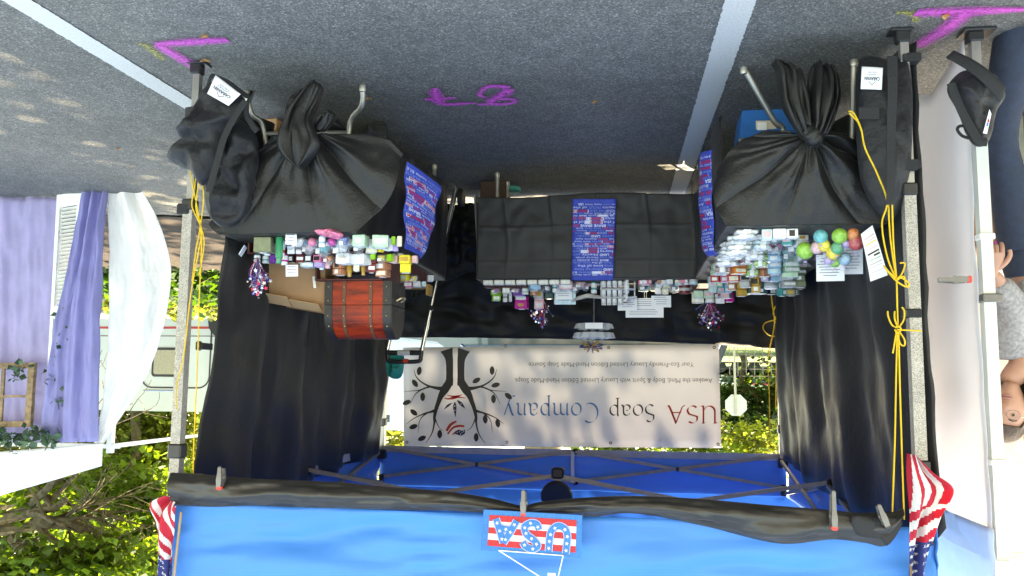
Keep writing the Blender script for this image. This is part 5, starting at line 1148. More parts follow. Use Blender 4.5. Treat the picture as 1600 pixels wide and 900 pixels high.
        b = MB(); k0 = prnd.random()*9
        o_ = [P(x*w/2, 0, z*h) for x, z in ((-.9, 0), (-1, .3), (-.85, .7), (-.35, .95), (0, 1), (.4, .93), (.9, .7), (1, .35), (.85, 0), (0, -.0))]
        pillow(b, o_, d, R @ V(0, -1, 0), wr=.6, ws=40, seed=k0, back=1, rings=6); b.build('pouch', FILM, t, smooth_='full')
        b = MB(); o_ = [P(x*w/2*.7, 0, .005+z*h*.6) for x, z in ((-.9, 0), (-1, .4), (-.6, .95), (0, 1), (.6, .95), (1, .4), (.9, 0))]
        pillow(b, o_, d*.7, R @ V(0, -1, 0), wr=.3, ws=30, seed=k0+3, back=1, rings=5); b.build('soap', cmat(cc, .35), t, smooth_=True)
        bb((w*.35, .0015, h*.3), h*.62, LBL, 'label', yoff=-d/2-.002, xoff=w*.12, bev=0)
    elif kind == 'card':
        b = MB(); b.box(P(0, 0, h/2), (w, .0025, h), R); b.build('sheet', paper if col == 'white' else cmat(cc, .6), t)
        b = MB(); rr = random.Random(int(c.x*1000)+int(c.z*997)); n_ = max(2, int(h/.016))
        for k in range(n_):
            zz = h*(.14+.75*k/n_); ww = w*(.45+.35*rr.random()); b.box(P(-.02*w+.1*w*rr.random(), -.0022, zz), (ww, .001, .0028), R)
        b.build('print', mat('grey_blue_print', (.12, .13, .22), .6), t)
    return t
ORD = ['first', 'second', 'third', 'fourth', 'fifth', 'sixth', 'seventh', 'eighth', 'ninth', 'tenth', 'eleventh', 'twelfth', 'thirteenth', 'fourteenth', 'fifteenth', 'sixteenth']
def row(where, Y, z, px0, seq, sep=1, dd=None, jit=.02):
    """items laid from photo x px0 towards the right; widths and heights in photo pixels"""
    x = px0; prev = None; idx = -1
    for it in seq:
        if isinstance(it, (int, float)): x += it; continue
        idx += 1
        kind, col, w, h = it[:4]; n = it[4] if len(it) > 4 else 1; lv = it[5] if len(it) > 5 else 0
        yy = Y+prnd.uniform(-jit, jit); W_ = px2m(w, yy); H_ = px2m(h, yy)
        zc = z
        for k in range(n):
            zz = zc+k*(H_+.0012)+(px2m(lv, yy) if lv else 0)
            if not lv or True:
                p = AY(x+w/2, 400, yy)
                lev = '' if n == 1 else ('lowest', 'top')[k] if n == 2 else (('lowest', 'second', 'top')[k] if n == 3 else ('lowest', 'second', 'third', 'top')[k])
                head_ = ('%s %s %s' % (lev, col, NOUN[kind])).strip()
                lab = head_+(' beside the '+prev if prev else ' at the left end')+', '+where
                if lab in USED or len(lab.split()) > 16: lab = head_+', '+ORD[min(idx, 15)]+' from the left, '+where
                lab = ' '.join(lab.split()[:16])
                D_ = dd if dd else (min(W_, .07) if kind not in ('tube', 'bomb', 'jar', 'tin', 'bottle') else W_)
                if kind == 'card': D_ = .003
                tl = 0.12 if kind == 'card' else 0
                USED.setdefault(lab, []).append(item(kind, col, (p.x, yy+(.002*prnd.random() if k else 0), zz), W_*.96, H_, D_, lab, rot=prnd.gauss(0, .22 if kind != 'card' else .06), tilt=-tl))
        x += w+sep; prev = '%s %s' % (col, {'box': 'box', 'bar': 'bar', 'jar': 'jar', 'tube': 'tube', 'bomb': 'bath bomb', 'bag': 'bag', 'tin': 'tin', 'card': 'card', 'bottle': 'bottle', 'mini': 'cube'}[kind])
T = TZ+.0005
# left table, front to back
row('front row of the left table', .225, T, 398, [('box', 'olive', 30, 25), ('tube', 'green', 13, 44), ('jar', 'black', 8, 10), ('bag', 'white', 24, 22), ('bomb', 'pink', 16, 20), ('jar', 'sky blue', 12, 18), ('bomb', 'magenta', 16, 22), ('bag', 'blue', 20, 22), 3, ('box', 'pale green', 22, 19), 5, ('box', 'pale green', 27, 20), 2, ('mini', 'lime', 7, 14), ('mini', 'cream', 8, 17)], sep=1.5)
row('second row of the left table', .31, T, 412, [('jar', 'purple', 11, 26), 8, ('jar', 'red', 14, 30), ('card', 'white', 13, 22), ('jar', 'black', 11, 22), ('bag', 'pale pink', 20, 26), ('bag', 'turquoise', 24, 30), ('bag', 'white', 30, 30), ('bag', 'cream', 20, 26), ('box', 'cream', 18, 22), ('mini', 'yellow', 9, 20), ('box', 'white', 12, 20), ('mini', 'lilac', 9, 20)])
row('riser row of the left table', .40, .802, 396, [('jar', 'teal', 12, 12), ('jar', 'turquoise', 13, 13), ('mini', 'purple', 11, 14), 4, ('jar', 'magenta', 12, 18), ('box', 'black', 10, 12), ('box', 'dark red', 14, 12), ('box', 'black', 12, 12), ('box', 'pink', 14, 12), ('bag', 'orange', 18, 16), 3, ('box', 'white', 25, 17), ('box', 'white', 24, 17), ('mini', 'lime', 8, 10), ('bag', 'yellow', 16, 16), ('mini', 'lime', 9, 12)])
row('upper riser row of the left table', .46, .802, 470, [('box', 'ice blue', 22, 9, 2), ('box', 'lilac', 16, 9, 2), ('jar', 'copper', 12, 14), ('box', 'copper', 18, 10, 3), ('tube', 'gold', 10, 34), ('box', 'cream', 10, 26), ('tube', 'gold', 9, 32), ('box', 'dark red', 14, 14, 2), ('box', 'copper', 20, 11, 3), ('box', 'pale pink', 14, 12), ('box', 'yellow', 18, 14, 2), ('mini', 'pale pink', 9, 12)])
row('aisle edge of the left table, middle', .95, .832, 628, [('box', 'yellow', 12, 10), ('bag', 'yellow', 13, 14)], sep=1)
row('aisle edge of the left table', .75, T, 612, [('mini', 'pale green', 8, 14), ('box', 'cream', 10, 16)], sep=1)
row('aisle edge of the left table, rear', 1.25, .832, 632, [('box', 'pink', 14, 10), ('box', 'white', 12, 9), ('mini', 'ice blue', 7, 8)], sep=1)
row('far aisle end of the left table', 1.62, T, 642, [('jar', 'turquoise', 12, 12), ('box', 'pale pink', 12, 12), ('box', 'white', 10, 10)], sep=1)
row('loose row between the first two rows of the left table', .268, T, 404, [('jar', 'turquoise', 9, 9), ('mini', 'white', 9, 8), 4, ('mini', 'black', 6, 8), ('bag', 'white', 14, 16), ('mini', 'magenta', 7, 9), ('bag', 'pink', 15, 16), ('mini', 'sky blue', 7, 10), ('bag', 'white', 16, 18), ('mini', 'copper', 7, 9), ('bag', 'turquoise', 15, 17), ('mini', 'ice blue', 8, 12), ('mini', 'yellow', 7, 9), ('bag', 'cream', 15, 16), ('mini', 'lime', 6, 10), ('mini', 'white', 8, 13)], sep=1)
row('back of the low riser on the left table', .485, .802, 500, [('mini', 'ice blue', 7, 22), ('mini', 'pale pink', 8, 20), ('mini', 'black', 6, 18), ('mini', 'gold', 8, 24), ('mini', 'white', 8, 20), ('mini', 'lilac', 7, 22), ('mini', 'orange', 8, 18), ('mini', 'cream', 8, 24), ('mini', 'pink', 7, 20)], sep=2)
# leaning tags and cards of the left table
item('card', 'white', AY(384, 385, .30), .085, .05, .002, 'white card sticking out sideways past the left table end', rot=1.25, tilt=.5)
t = item('card', 'white', AY(456, 414, .36), px2m(22, .36), px2m(19, .36), .002, 'small white tag with blue print hanging before the cardboard box', rot=.1, tilt=-.1)
item('card', 'white', AY(455, 365, .18), px2m(19, .18), px2m(18, .18), .002, 'square white tag leaning beside the green tube', rot=0, tilt=-.1)
c = AY(512, 358, .17); b = MB(); pillow(b, [AY(x, y, .16) for x, y in ((492, 360), (505, 358), (523, 359), (536, 366), (530, 374), (518, 372), (500, 368))], .06, V(0, -1, 0), wr=.8, ws=40); tag(b.build('cellophane_pouch', mat('pink_cellophane', (.62, .16, .28), .2, var=.4, vs=40, spec=.8, bump=.6, bs=50), smooth_='full'), 'crinkled pink cellophane pouch on the front edge of the left table', 'pouch')
gw = mat('golden_wood', (.42, .22, .05), .45, var=.2, vs=12)
Yg = 1.45; t = thing('wooden_crate', 'little golden wooden crate at the aisle end of the left table', 'crate', tuple(AY(646, 425, Yg)))
a, c = AY(624, 430, Yg), AY(668, 430, Yg); zc0, zc1 = .833, AY(640, 450, Yg).z
for (x0_, x1_, y0_, y1_) in ((c.x, a.x, Yg-.07, Yg-.062), (c.x, a.x, Yg+.062, Yg+.07), (c.x, c.x+.008, Yg-.062, Yg+.062), (a.x-.008, a.x, Yg-.062, Yg+.062)):
    b = MB(); b.box(((x0_+x1_)/2, (y0_+y1_)/2, (zc0+zc1)/2), (abs(x1_-x0_), y1_-y0_, zc1-zc0)); b.build('side_panel', gw, t)
b = MB(); b.box(((a.x+c.x)/2, Yg, zc0+.004), (abs(a.x-c.x)-.018, .122, .006)); b.build('bottom', gw, t)
b = MB(); b.box((c.x-.012, Yg-.0, (zc0+zc1)/2+.02), (.016, .10, zc1-zc0+.05)); b.build('handle', gw, t)

# right table
row('front row of the right table', .215, T, 1148, [('bar', 'white', 36, 7, 2), 6, ('box', 'ice blue', 16, 16), ('box', 'white', 20, 15), ('box', 'white', 18, 14)])
row('second row of the right table', .36, T, 1136, [('bar', 'white', 38, 7, 4), ('bar', 'ice blue', 26, 7, 3), ('bag', 'turquoise', 20, 16), ('box', 'teal', 17, 16), ('box', 'white', 20, 8, 2)])
row('third row of the right table', .54, T, 1126, [('bar', 'white', 36, 6, 4), ('bar', 'white', 30, 6, 4), ('bag', 'magenta', 16, 20), ('bag', 'pink', 14, 18), ('bag', 'turquoise', 24, 22), ('bag', 'teal', 18, 22)])
row('fourth row of the right table', .74, T, 1120, [('bar', 'white', 34, 6, 4), ('bar', 'dark red', 22, 7, 3), ('bar', 'lime', 20, 9, 3), ('box', 'sky blue', 20, 10, 2), ('bag', 'turquoise', 18, 22), ('bag', 'teal', 20, 26)])
row('middle row of the right table', .98, T, 1116, [('bar', 'dark red', 26, 8, 3), ('box', 'orange', 20, 9, 3), ('bar', 'lime', 20, 10, 3), ('box', 'copper', 15, 10, 3), ('box', 'sky blue', 20, 9, 3), ('box', 'pale green', 24, 8, 4)])
row('sixth row of the right table', 1.24, T, 1112, [('box', 'pale green', 24, 8, 2), ('box', 'red', 18, 9, 3), ('box', 'grey', 16, 9, 4), ('box', 'gold', 14, 11, 4), ('box', 'lilac', 12, 9, 3), ('box', 'sky blue', 18, 9, 3), ('box', 'grey', 20, 9, 4), ('box', 'olive', 16, 9, 4)])
row('seventh row of the right table', 1.50, T, 1110, [('box', 'red', 14, 9, 2), ('box', 'pink', 12, 9, 2), ('box', 'copper', 12, 10, 3), ('box', 'gold', 14, 10, 4), ('box', 'dark teal', 26, 9, 4), ('tin', 'white', 22, 10, 3), ('box', 'teal', 12, 10, 4), ('box', 'olive', 14, 10, 4), ('box', 'copper', 12, 10, 3)], sep=.8)
row('rear row of the right table', 1.80, T, 1106, [('box', 'ice blue', 12, 8, 3), ('box', 'turquoise', 11, 8, 3), ('box', 'sky blue', 11, 8, 3), ('box', 'cream', 12, 8, 2), ('box', 'yellow', 16, 9, 3), ('box', 'dark teal', 24, 9, 3), ('box', 'black', 14, 9, 3), ('box', 'dark teal', 20, 9, 3), ('box', 'olive', 16, 9, 3)], sep=.8)
# bath bombs heaped on the wall side
for i, (px, Y, w, col, lv) in enumerate(((1258, .30, 27, 'lime', 14), (1277, .26, 20, 'pale pink', 16), (1283, .22, 22, 'turquoise', -2), (1288, .24, 20, 'yellow', 14), (1302, .24, 22, 'yellow', 24), (1313, .20, 24, 'lime', 0), (1308, .22, 20, 'green', 20), (1321, .22, 14, 'lilac', 16), (1338, .22, 26, 'red', 8), (1334, .20, 20, 'orange', -2), (1304, .3, 16, 'lime', 38), (1320, .28, 20, 'sky blue', 32), (1294, .27, 14, 'lilac', 38))):
    p = AY(px, 400, Y); item('bomb', col, (p.x, Y, T+px2m(max(0, lv), Y)), px2m(w, Y), 0, 0, '%s bath bomb, %s in the heap on the right table' % (col, ['leftmost', 'beside the lime one', 'at the front left', 'low in the middle', 'centre', 'at the front', 'under the lilac one', 'small, near the middle', 'rightmost', 'lowest on the right', 'topmost green', 'topmost', 'small, near the top'][i]), grp='bath bombs heaped on the right table')
for i, (px, py, w, h, lab) in enumerate(((1297, 398, 40, 40, 'white price card half hidden under the bath bombs, nearer the soaps'), (1328, 385, 36, 42, 'white price card standing behind the red bath bomb'))):
    Y = .42+.05*i; p = AY(px, py, Y); item('card', 'white', (p.x, Y, p.z), px2m(w, Y), px2m(h, Y), .002, lab, rot=.1, tilt=-.15)
p = AY(1361, 354, .14); t = thing('price_list', 'long tilted price list with coloured lines at the right table corner', 'sign', tuple(p))
c0 = [AY(x, y, .14) for x, y in ((1345, 366), (1363, 352), (1387, 430), (1360, 440))]
b = MB(); b.grid(lambda u, v: c0[0].lerp(c0[1], u).lerp(c0[3].lerp(c0[2], u), v)+V(0, -.008*sin(pi*v), 0), 4, 10); b.build('sheet', paper, t, solid=.002)
PLf = lambda u, v: c0[0].lerp(c0[1], u).lerp(c0[3].lerp(c0[2], u), v)+V(0, -.008*sin(pi*v)-.003, 0)
for k, (v, cn, th) in enumerate(((.15, 'pink', .012), (.22, 'pink', .008), (.27, 'yellow', .02), (.38, 'pink', .008), (.46, 'black', .03), (.52, 'black', .035), (.6, 'green', .01), (.68, 'black', .008), (.74, 'lilac', .008), (.84, 'lilac', .008))):
    b = MB(); u0 = .5 if th > .03 else .12; b.grid(lambda u, w_: PLf(lerp(u0, .9, u), v+th*w_), 3, 1); b.build('printed_line', cmat(CN[cn]), t)

# back table
fy = BY0+.03
x = 755
for i in range(8):
    p = AY(x+8.4, 437, fy); H_ = px2m(7.5, fy); W_ = px2m(15.5, fy)
    t = thing('soap_box', 'white boxed soap in the front edge row of the back table', 'soap', (p.x, fy, T), 'white boxes along the back table edge'); t['label'] = ['first', 'second', 'third', 'fourth', 'fifth', 'sixth', 'seventh', 'last'][i]+' white box from the left along the back table edge'
    b = MB(); b.box((p.x, fy, T+H_/2), (W_, .045, H_), bev=.002); b.build('body', cmat((.68, .66, .58), .5), t); b = MB(); b.box((p.x, fy-.0245, T+H_/2), (W_*.6, .002, H_*.4)); b.build('label', LBL, t); x += 17.2
riser('dark red tray behind the white boxes of the back table', AY(852, 437, 2.0).x, AY(758, 437, 2.0).x, 1.975, 2.08, TZ, .785)
row('front gap of the back table', 1.955, T, 1003, [('mini', 'ice blue', 6, 6), ('mini', 'pale pink', 6, 5), 6, ('mini', 'copper', 6, 6), 8, ('mini', 'teal', 7, 6), ('mini', 'cream', 6, 6), ('mini', 'pink', 7, 6)], sep=3, jit=.002)
row('left part of the back table', 2.02, .787, 768, [('bag', 'pink', 16, 9), ('box', 'cream', 12, 9), ('bag', 'pale pink', 16, 9), ('jar', 'pale green', 12, 10), ('tin', 'copper', 13, 12)])
row('second row, left part of the back table', 2.14, .79, 769, [('box', 'lime', 14, 8, 2), 2, ('jar', 'grey', 8, 18), ('jar', 'white', 6, 18), ('box', 'purple', 20, 9), ('mini', 'black', 10, 10), ('box', 'grey', 16, 12)])
row('beside the scarf on the back table', 1.99, T, 826, [('box', 'sky blue', 18, 14), ('bag', 'black', 17, 18), ('jar', 'teal', 8, 18), 2, ('box', 'pale pink', 22, 13), ('bag', 'pale pink', 20, 14)])
row('third row, left part of the back table', 2.26, T, 806, [('box', 'magenta', 20, 12, 3), 8, ('box', 'pale pink', 15, 12, 3), ('box', 'dark teal', 14, 10, 2), ('mini', 'grey', 9, 14, 2)])
item('card', 'sky blue', AY(883, 446, 2.12), px2m(33, 2.12), px2m(30, 2.12), .002, 'pale blue notice card standing left of the scarf on the back table', tilt=-.1)
item('card', 'white', AY(881, 445, 2.10), px2m(26, 2.10), px2m(23, 2.10), .002, 'white lettered card in front of the pale blue notice card', tilt=-.1)
row('behind the scarf on the back table', 2.06, T, 890, [('bag', 'grey', 17, 18), ('bag', 'pink', 14, 14), ('jar', 'teal', 10, 18)])
# rack of little white jars
for k, (z, Y) in enumerate(((T+.0, 1.99), (T+.052, 2.06), (T+.10, 2.13))):
    if k: riser('step of the white jar rack, %s' % ('lower' if k == 1 else 'upper'), AY(993, 440, Y).x, AY(938, 440, Y).x, Y-.03, Y+.034, TZ, z-.001, mat('white_rack', (.6, .6, .58), .5))
    row(['front', 'middle', 'top'][k]+' step of the jar rack on the back table', Y, z, 939, [('jar', 'white', 8, 10)]*4+[('jar', 'dark red', 7, 10)], sep=.6, jit=.002)
row('before the jar rack on the back table', 1.945, T, 975, [('bottle', 'white', 8, 30)], jit=.001)
row('right part of the back table', 1.96, T, 999, [('box', 'pink', 17, 7), 11, ('box', 'white', 11, 7), ('box', 'white', 10, 7), 3, ('tin', 'ice blue', 13, 8), ('jar', 'ice blue', 7, 8), ('tin', 'ice blue', 14, 8)])
row('second row, right part of the back table', 2.08, T, 996, [('bag', 'dark teal', 20, 16), 6, ('box', 'white', 10, 9, 2), ('box', 'cream', 10, 9, 2), ('bag', 'dark teal', 14, 18), ('tin', 'dark red', 18, 9, 2)])
row('third row, right part of the back table', 2.2, T, 998, [('box', 'pale green', 16, 10), ('tin', 'cream', 24, 10), ('bag', 'white', 26, 14), ('bag', 'cream', 26, 12)])
riser('dark riser at the right end of the back table', AY(1146, 437, 2.15).x, AY(1080, 437, 2.15).x, 2.06, 2.24, TZ, .80)
row('right end riser of the back table', 2.11, .802, 1083, [('box', 'pale green', 15, 11), ('box', 'pale green', 15, 11), ('bag', 'red', 11, 13), ('box', 'pale pink', 14, 12)])
row('upper row at the right end of the back table', 2.18, .803, 1080, [('box', 'cream', 19, 8, 2), ('jar', 'yellow', 16, 16), ('box', 'white', 14, 8, 2), ('box', 'magenta', 12, 15)])
for (px, py, w, h, Y, lab, r) in ((980, 463, 30, 22, 2.22, 'white card behind the jar rack, tilted', .15), (1010, 466, 44, 16, 2.24, 'white card half hidden behind the white bags', .02), (1033, 462, 30, 18, 2.21, 'white card at the right of the card cluster', 0), (1007, 478, 58, 18, 2.27, 'wide white card standing highest on the back table', 0)):
    p = AY(px, py, Y); item('card', 'white', tuple(p), px2m(w, Y), px2m(h, Y), .002, lab, rot=r, tilt=-.05)
    b = MB(); b.tube([V(p.x, p.y+.006, T), p+V(0, .006, .01)], .0022, 6); tag(b.build('card_holder', chrome), 'thin wire holder under the '+lab, 'card holder')
# tilted snack-like tray of samples and revolving clear tray
Yt = 2.16; pb = AY(928, 478, Yt); t = thing('display_tree', 'clear plastic tiered display with a white label and patriotic ribbon', 'display', (pb.x, Yt, T))
clear = mat('clear_plastic', (.7, .74, .76), .12, alpha=.42, spec=.8, coat=.3)
b = MB(); b.tube([V(pb.x, Yt, T), V(pb.x, Yt, AY(928, 548, Yt).z)], .004); b.build('post', chrome, t)
b = MB(); b.lathe((pb.x, Yt, T), [(.05, 0), (.055, .005), (.01, .012)], 20); b.build('base', clear, t, smooth_=True)
for (py, r, dz) in ((506, .125, .03), (520, .135, .035)):
    z0_ = AY(928, py, Yt).z; b = MB(); b.loft([[V(pb.x+rr*(1+.06*cos(12*a))*cos(a), Yt+rr*(1+.06*cos(12*a))*sin(a), z0_+z_) for a in [2*pi*k/72 for k in range(72)]] for rr, z_ in ((.02, 0), (r*.9, 0), (r, dz), (r*.97, dz), (r*.86, .004), (.02, .004))]); b.build('tray', clear, t, smooth_=True)
    for k in range(10):
        a = 2*pi*k/10+.2; b = MB(); b.lathe((pb.x+r*.72*cos(a), Yt+r*.72*sin(a), z0_+.005), [(.014, 0), (.017, .03), (.012, .034)], 10); b.build('cup', clear, t, smooth_=True)
p = AY(928, 509, Yt-.14); b = MB(); b.box(p, (px2m(27, Yt-.14), .002, px2m(9, Yt-.14))); b.build('label', paper, t)
b = MB(); rr_ = random.Random(6); rc = AY(924, 541, Yt-.05)
for k in range(11):
    a_ = 2*pi*k/11; L_ = .05+.035*rr_.random(); w_ = .008+.006*rr_.random(); e_ = V(cos(a_), .3*rr_.random(), .55*sin(a_))
    loop = smooth([rc, rc+e_*L_*.5+V(0, -.012, .006), rc+e_*L_+V(0, .004, .003), rc+e_*L_*.55+V(0, .012, -.008), rc], 5)
    b.loft([[p+V(0, -w_, w_*.4), p+V(0, w_, -w_*.4)] for p in loop], closed=False, mi=k % 3)
b.build('ribbon', [fblue, mat('gold_ribbon', (.5, .33, .06), .35), mat('purple_ribbon', (.14, .03, .25), .4)], t, solid=.001)
b = MB(); p0, p1 = AY(863, 473, 2.10), AY(905, 462, 2.10)
b.tube([AY(790+0, 0, 0)]*1, .001) if False else None
b.tube([AY(893, 521-50, 2.1), AY(903, 466, 2.1), AY(918, 462, 2.1), AY(936, 464, 2.1), AY(958, 470-5, 2.1)], lambda t_: .012*sin(pi*min(.95, max(.05, t_)))+.003, 8)
tag(b.build('sample_pouch', mat('multicolour_pouch', (.45, .42, .38), .4, var=.5, vs=25, bump=.4), smooth_=True), 'long patterned pouch lying across the goods behind the scarf', 'pouch')
# tinsel star sprays
silver = mat('silver_star_foil', (.7, .7, .78), .2, metal=.8); redf = mat('red_star_foil', (.6, .02, .08), .25, metal=.6); bluef = mat('blue_star_foil', (.08, .06, .35), .25, metal=.6)
def tinsel(label, base, pts_c, n, spread, seed, hang=False):
    rnd = random.Random(seed); t = thing('star_spray', label, 'decoration', tuple(base), 'tinsel star sprays'); W_ = MB(); S_ = MB()
    for i in range(n):
        c = pts_c[rnd.randrange(len(pts_c))]; e = c+Vector((rnd.gauss(0, spread), rnd.gauss(0, spread*.7), rnd.gauss(0, spread*1.1)))
        m_ = (base+e)/2+Vector((rnd.gauss(0, .012), rnd.gauss(0, .01), .01)); 
        if i % 2 == 0: W_.tube(smooth([base, m_, e], 4), .0009, 4, mi=rnd.randrange(3), cap=False)
        x = Vector((rnd.gauss(0, 1), rnd.gauss(0, .5), rnd.gauss(0, 1))).normalized(); y = x.cross(Vector((rnd.gauss(0, .4), -1, rnd.gauss(0, .4)))).normalized()
        r = .006+.006*rnd.random(); S_.poly([e+x*a+y*c_ for a, c_ in star2d(0, 0, r, rnd.random())], mi=rnd.choice((0, 0, 0, 1, 2)))
    W_.build('wires', [silver, redf, bluef], t); S_.build('stars', [silver, redf, bluef], t)
tinsel('tall silver, red and blue star spray in front of the cardboard box', AY(402, 402, .33), [AY(396, 440, .33), AY(400, 452, .33), AY(409, 432, .33), AY(412, 440, .33)], 110, .014, 3)
tinsel('star spray on the left part of the back table', AY(850, 470, 2.28), [AY(848, 486, 2.28), AY(842, 484, 2.28), AY(845, 502, 2.28), AY(851, 500, 2.28)], 80, .022, 5)
tinsel('star spray leaning at the left corner of the cards, small', AY(832, 492, 2.27), [AY(832, 492, 2.27)], 14, .014, 6)
tinsel('star spray at the right end of the back table', AY(1108, 470, 2.22), [AY(1108, 500, 2.22), AY(1102, 494, 2.22), AY(1118, 500, 2.22)], 80, .026, 7)
# ------------------------------------------------------------------ white neighbour tent (right in the photo)
NX = -1.745
nt_ = thing('canopy_tent', 'white neighbouring canopy tent with pale grey leg at the right edge', 'tent', (-3.2, 1.5, 0))
pale = mat('pale_grey_leg_paint', (.52, .54, .50), .4, metal=.1, var=.05)
foot = AZ(1520, 50); ntop = AY(1556, 850, .04)
def nleg(x, y):
    b = MB(); b.tube([V(x, y, .22), V(x, y, 2.02)], .0215, square=True); o = b.build('leg', pale, nt_)
    b = MB(); b.tube([V(x, y, .01), V(x, y, .9)], .017, square=True); b.build('inner_tube', steel, o)
    b = MB(); b.lathe((x-.0, y-.024, .19), [(.02, -.012), (.026, 0), (.02, .012)], 14, axis=Matrix.Rotation(pi/2, 3, 'X')); b.build('lock_button', whitepaint, o, smooth_=True)
    b = MB(); b.box((x-.01, y, .008), (.12, .09, .01), bev=.003); b.box((x, y, .03), (.055, .055, .04), bev=.005); b.build('foot', blackplastic, o)
nleg(-1.755, .04); nleg(-1.80, 3.0); nleg(-4.75, .04); nleg(-4.75, 3.0)
for py in (370, 722):
    p = AY(1537+(py-370)*.03, py, .03); b = MB(); b.box(V(-1.755, .035, p.z), (.055, .055, .022), bev=.003); b.build('tie_band', whitepaint, nt_)
p = AY(1533, 466, .03); b = MB(); b.box(V(-1.757, .035, p.z), (.06, .06, .032), bev=.004); b.box(V(-1.79, .02, p.z), (.02, .03, .03), bev=.004); b.build('slider', darksteel, nt_)
nvz0, nvz1 = 2.02, 2.26
npk = V(-3.26, 1.5, 3.1)
def nroof(u, v):
    k = int(u) % 4; f = u-int(u); c = [V(-4.8, -.02, nvz1), V(-1.72, -.02, nvz1), V(-1.72, 3.04, nvz1), V(-4.8, 3.04, nvz1)]
    p = c[k].lerp(c[(k+1) % 4], f).lerp(npk, v); return p+V(0, 0, -.05*sin(pi*v)*sin(pi*f))
b = MB(); b.loft([[nroof(4*i/48, j/8) for i in range(48)] for j in range(9)]); b.build('roof', whitewall, nt_, smooth_=True)
blueshade = mat('blue_shaded_white_fabric', (.60, .68, .80), .6, trans=.4, tcol=(.6, .72, .85), var=.04, bump=.15, bs=8)  # white valance fabric with pale blue shading put into its colour
valance('valance', V(-4.8, -.02, 0), V(-1.72, -.02, 0), nvz0, nvz1, .012, 50, whitewall, nt_)
valance('valance', V(-1.72, -.02, 0), V(-1.72, 3.04, 0), nvz0-.12, nvz1, .012, 50, blueshade, nt_)
valance('valance', V(-4.8, 3.04, 0), V(-4.8, -.02, 0), nvz0, nvz1, .012, 40, whitewall, nt_)
valance('valance', V(-1.72, 3.04, 0), V(-4.8, 3.04, 0), nvz0, nvz1, .012, 40, whitewall, nt_)
for z in (2.0,):
    b = MB(); b.tube([V(-1.76, .05, z), V(-1.76, 3, z+.02)], .011, square=True); b.tube([V(-4.75, .05, z), V(-1.76, .05, z)], .011, square=True); b.build('truss_bar', pale, nt_)
drape('side_wall', [V(-1.72, .02, 2.02), V(-1.72, 1.5, 2.02), V(-1.73, 3.0, 2.02)], [V(-1.715, .05, .03), V(-1.70, .35, .15), V(-1.70, .7, .0+.03), V(-1.72, 1.8, .03), V(-1.72, 3.0, .03)],
      whitewall, 'smooth white side wall hanging between the two booths', 'side wall', (1, 0, 0), folds=2, amp=.012, seed=3.1, nu=80, nv=30, wr=.006)
drape('side_wall', [V(-4.7, 2.98, 2.02), V(-1.80, 2.98, 2.02)], [V(-4.7, 2.98, .3), V(-1.80, 2.98, .3)], mat('beige_rear_wall_fabric', (.62, .52, .42), .7, trans=.3), 'beige rear wall of the white neighbouring tent behind the women', 'side wall', (0, -1, 0), folds=6, amp=.02, seed=5.1, nu=60, nv=16)
clamp(1507, 437, -.01, .125, 'grey spring clamp with red tip sticking out from the pale grey leg', ang=-pi/2, s=.75)
# its weight bag, leaning on the leg
t = thing('weight_bag', 'black weight bag with handle strapped to the pale grey leg of the white tent', 'weight bag', (-1.8, -.05, .1))
b = MB(); pillow(b, [AY(x, y, -.09) for x, y in ((1500, 113), (1520, 112), (1550, 122), (1568, 150), (1556, 175), (1549, 205), (1540, 226), (1526, 228), (1512, 210), (1500, 180), (1488, 152), (1481, 134))], .15, V(0, -1, 0), wr=.45, ws=9, seed=21); b.build('sack', bagcloth, t, smooth_='full')
b = MB(); c0 = [AY(1478, 90, -.13), AY(1490, 79, -.13), AY(1572, 137, -.17), AY(1562, 159, -.17)]
b.grid(lambda u, v: c0[0].lerp(c0[3], u).lerp(c0[1].lerp(c0[2], u), v)+V(0, -.03*sin(pi*u), 0), 16, 3); b.build('strap', webbing, t, smooth_=True, solid=.004)
b = MB(); b.tube(smooth([AY(x, y, -.16) for x, y in ((1486, 130), (1495, 155), (1506, 180), (1520, 205), (1530, 220), (1542, 222))], 4), .016, 6, flat=.3); b.tube(smooth([AY(x, y, -.12) for x, y in ((1514, 216), (1503, 212), (1496, 203), (1500, 197), (1512, 199), (1521, 212), (1534, 222))], 5), .006, 6, flat=.6); b.build('handle', webbing, t, smooth_=True)
b = MB(); q4 = [AY(1546, 171, -.165), AY(1549, 178, -.165), AY(1542, 209, -.155), AY(1536, 208, -.155)]; b.grid(lambda u, v: q4[0].lerp(q4[1], u).lerp(q4[3].lerp(q4[2], u), v), 1, 4); lb_ = b.build('label', paper, t, solid=.002)
for (v0, v1, cn) in ((.35, .5, 'red'), (.52, .68, 'blue')):
    b = MB(); b.grid(lambda u, v: q4[0].lerp(q4[1], lerp(.25, .75, u)).lerp(q4[3].lerp(q4[2], lerp(.25, .75, u)), lerp(v0, v1, v))+V(0, -.003, 0), 1, 1); b.build('print', cmat(CN[cn]), lb_)
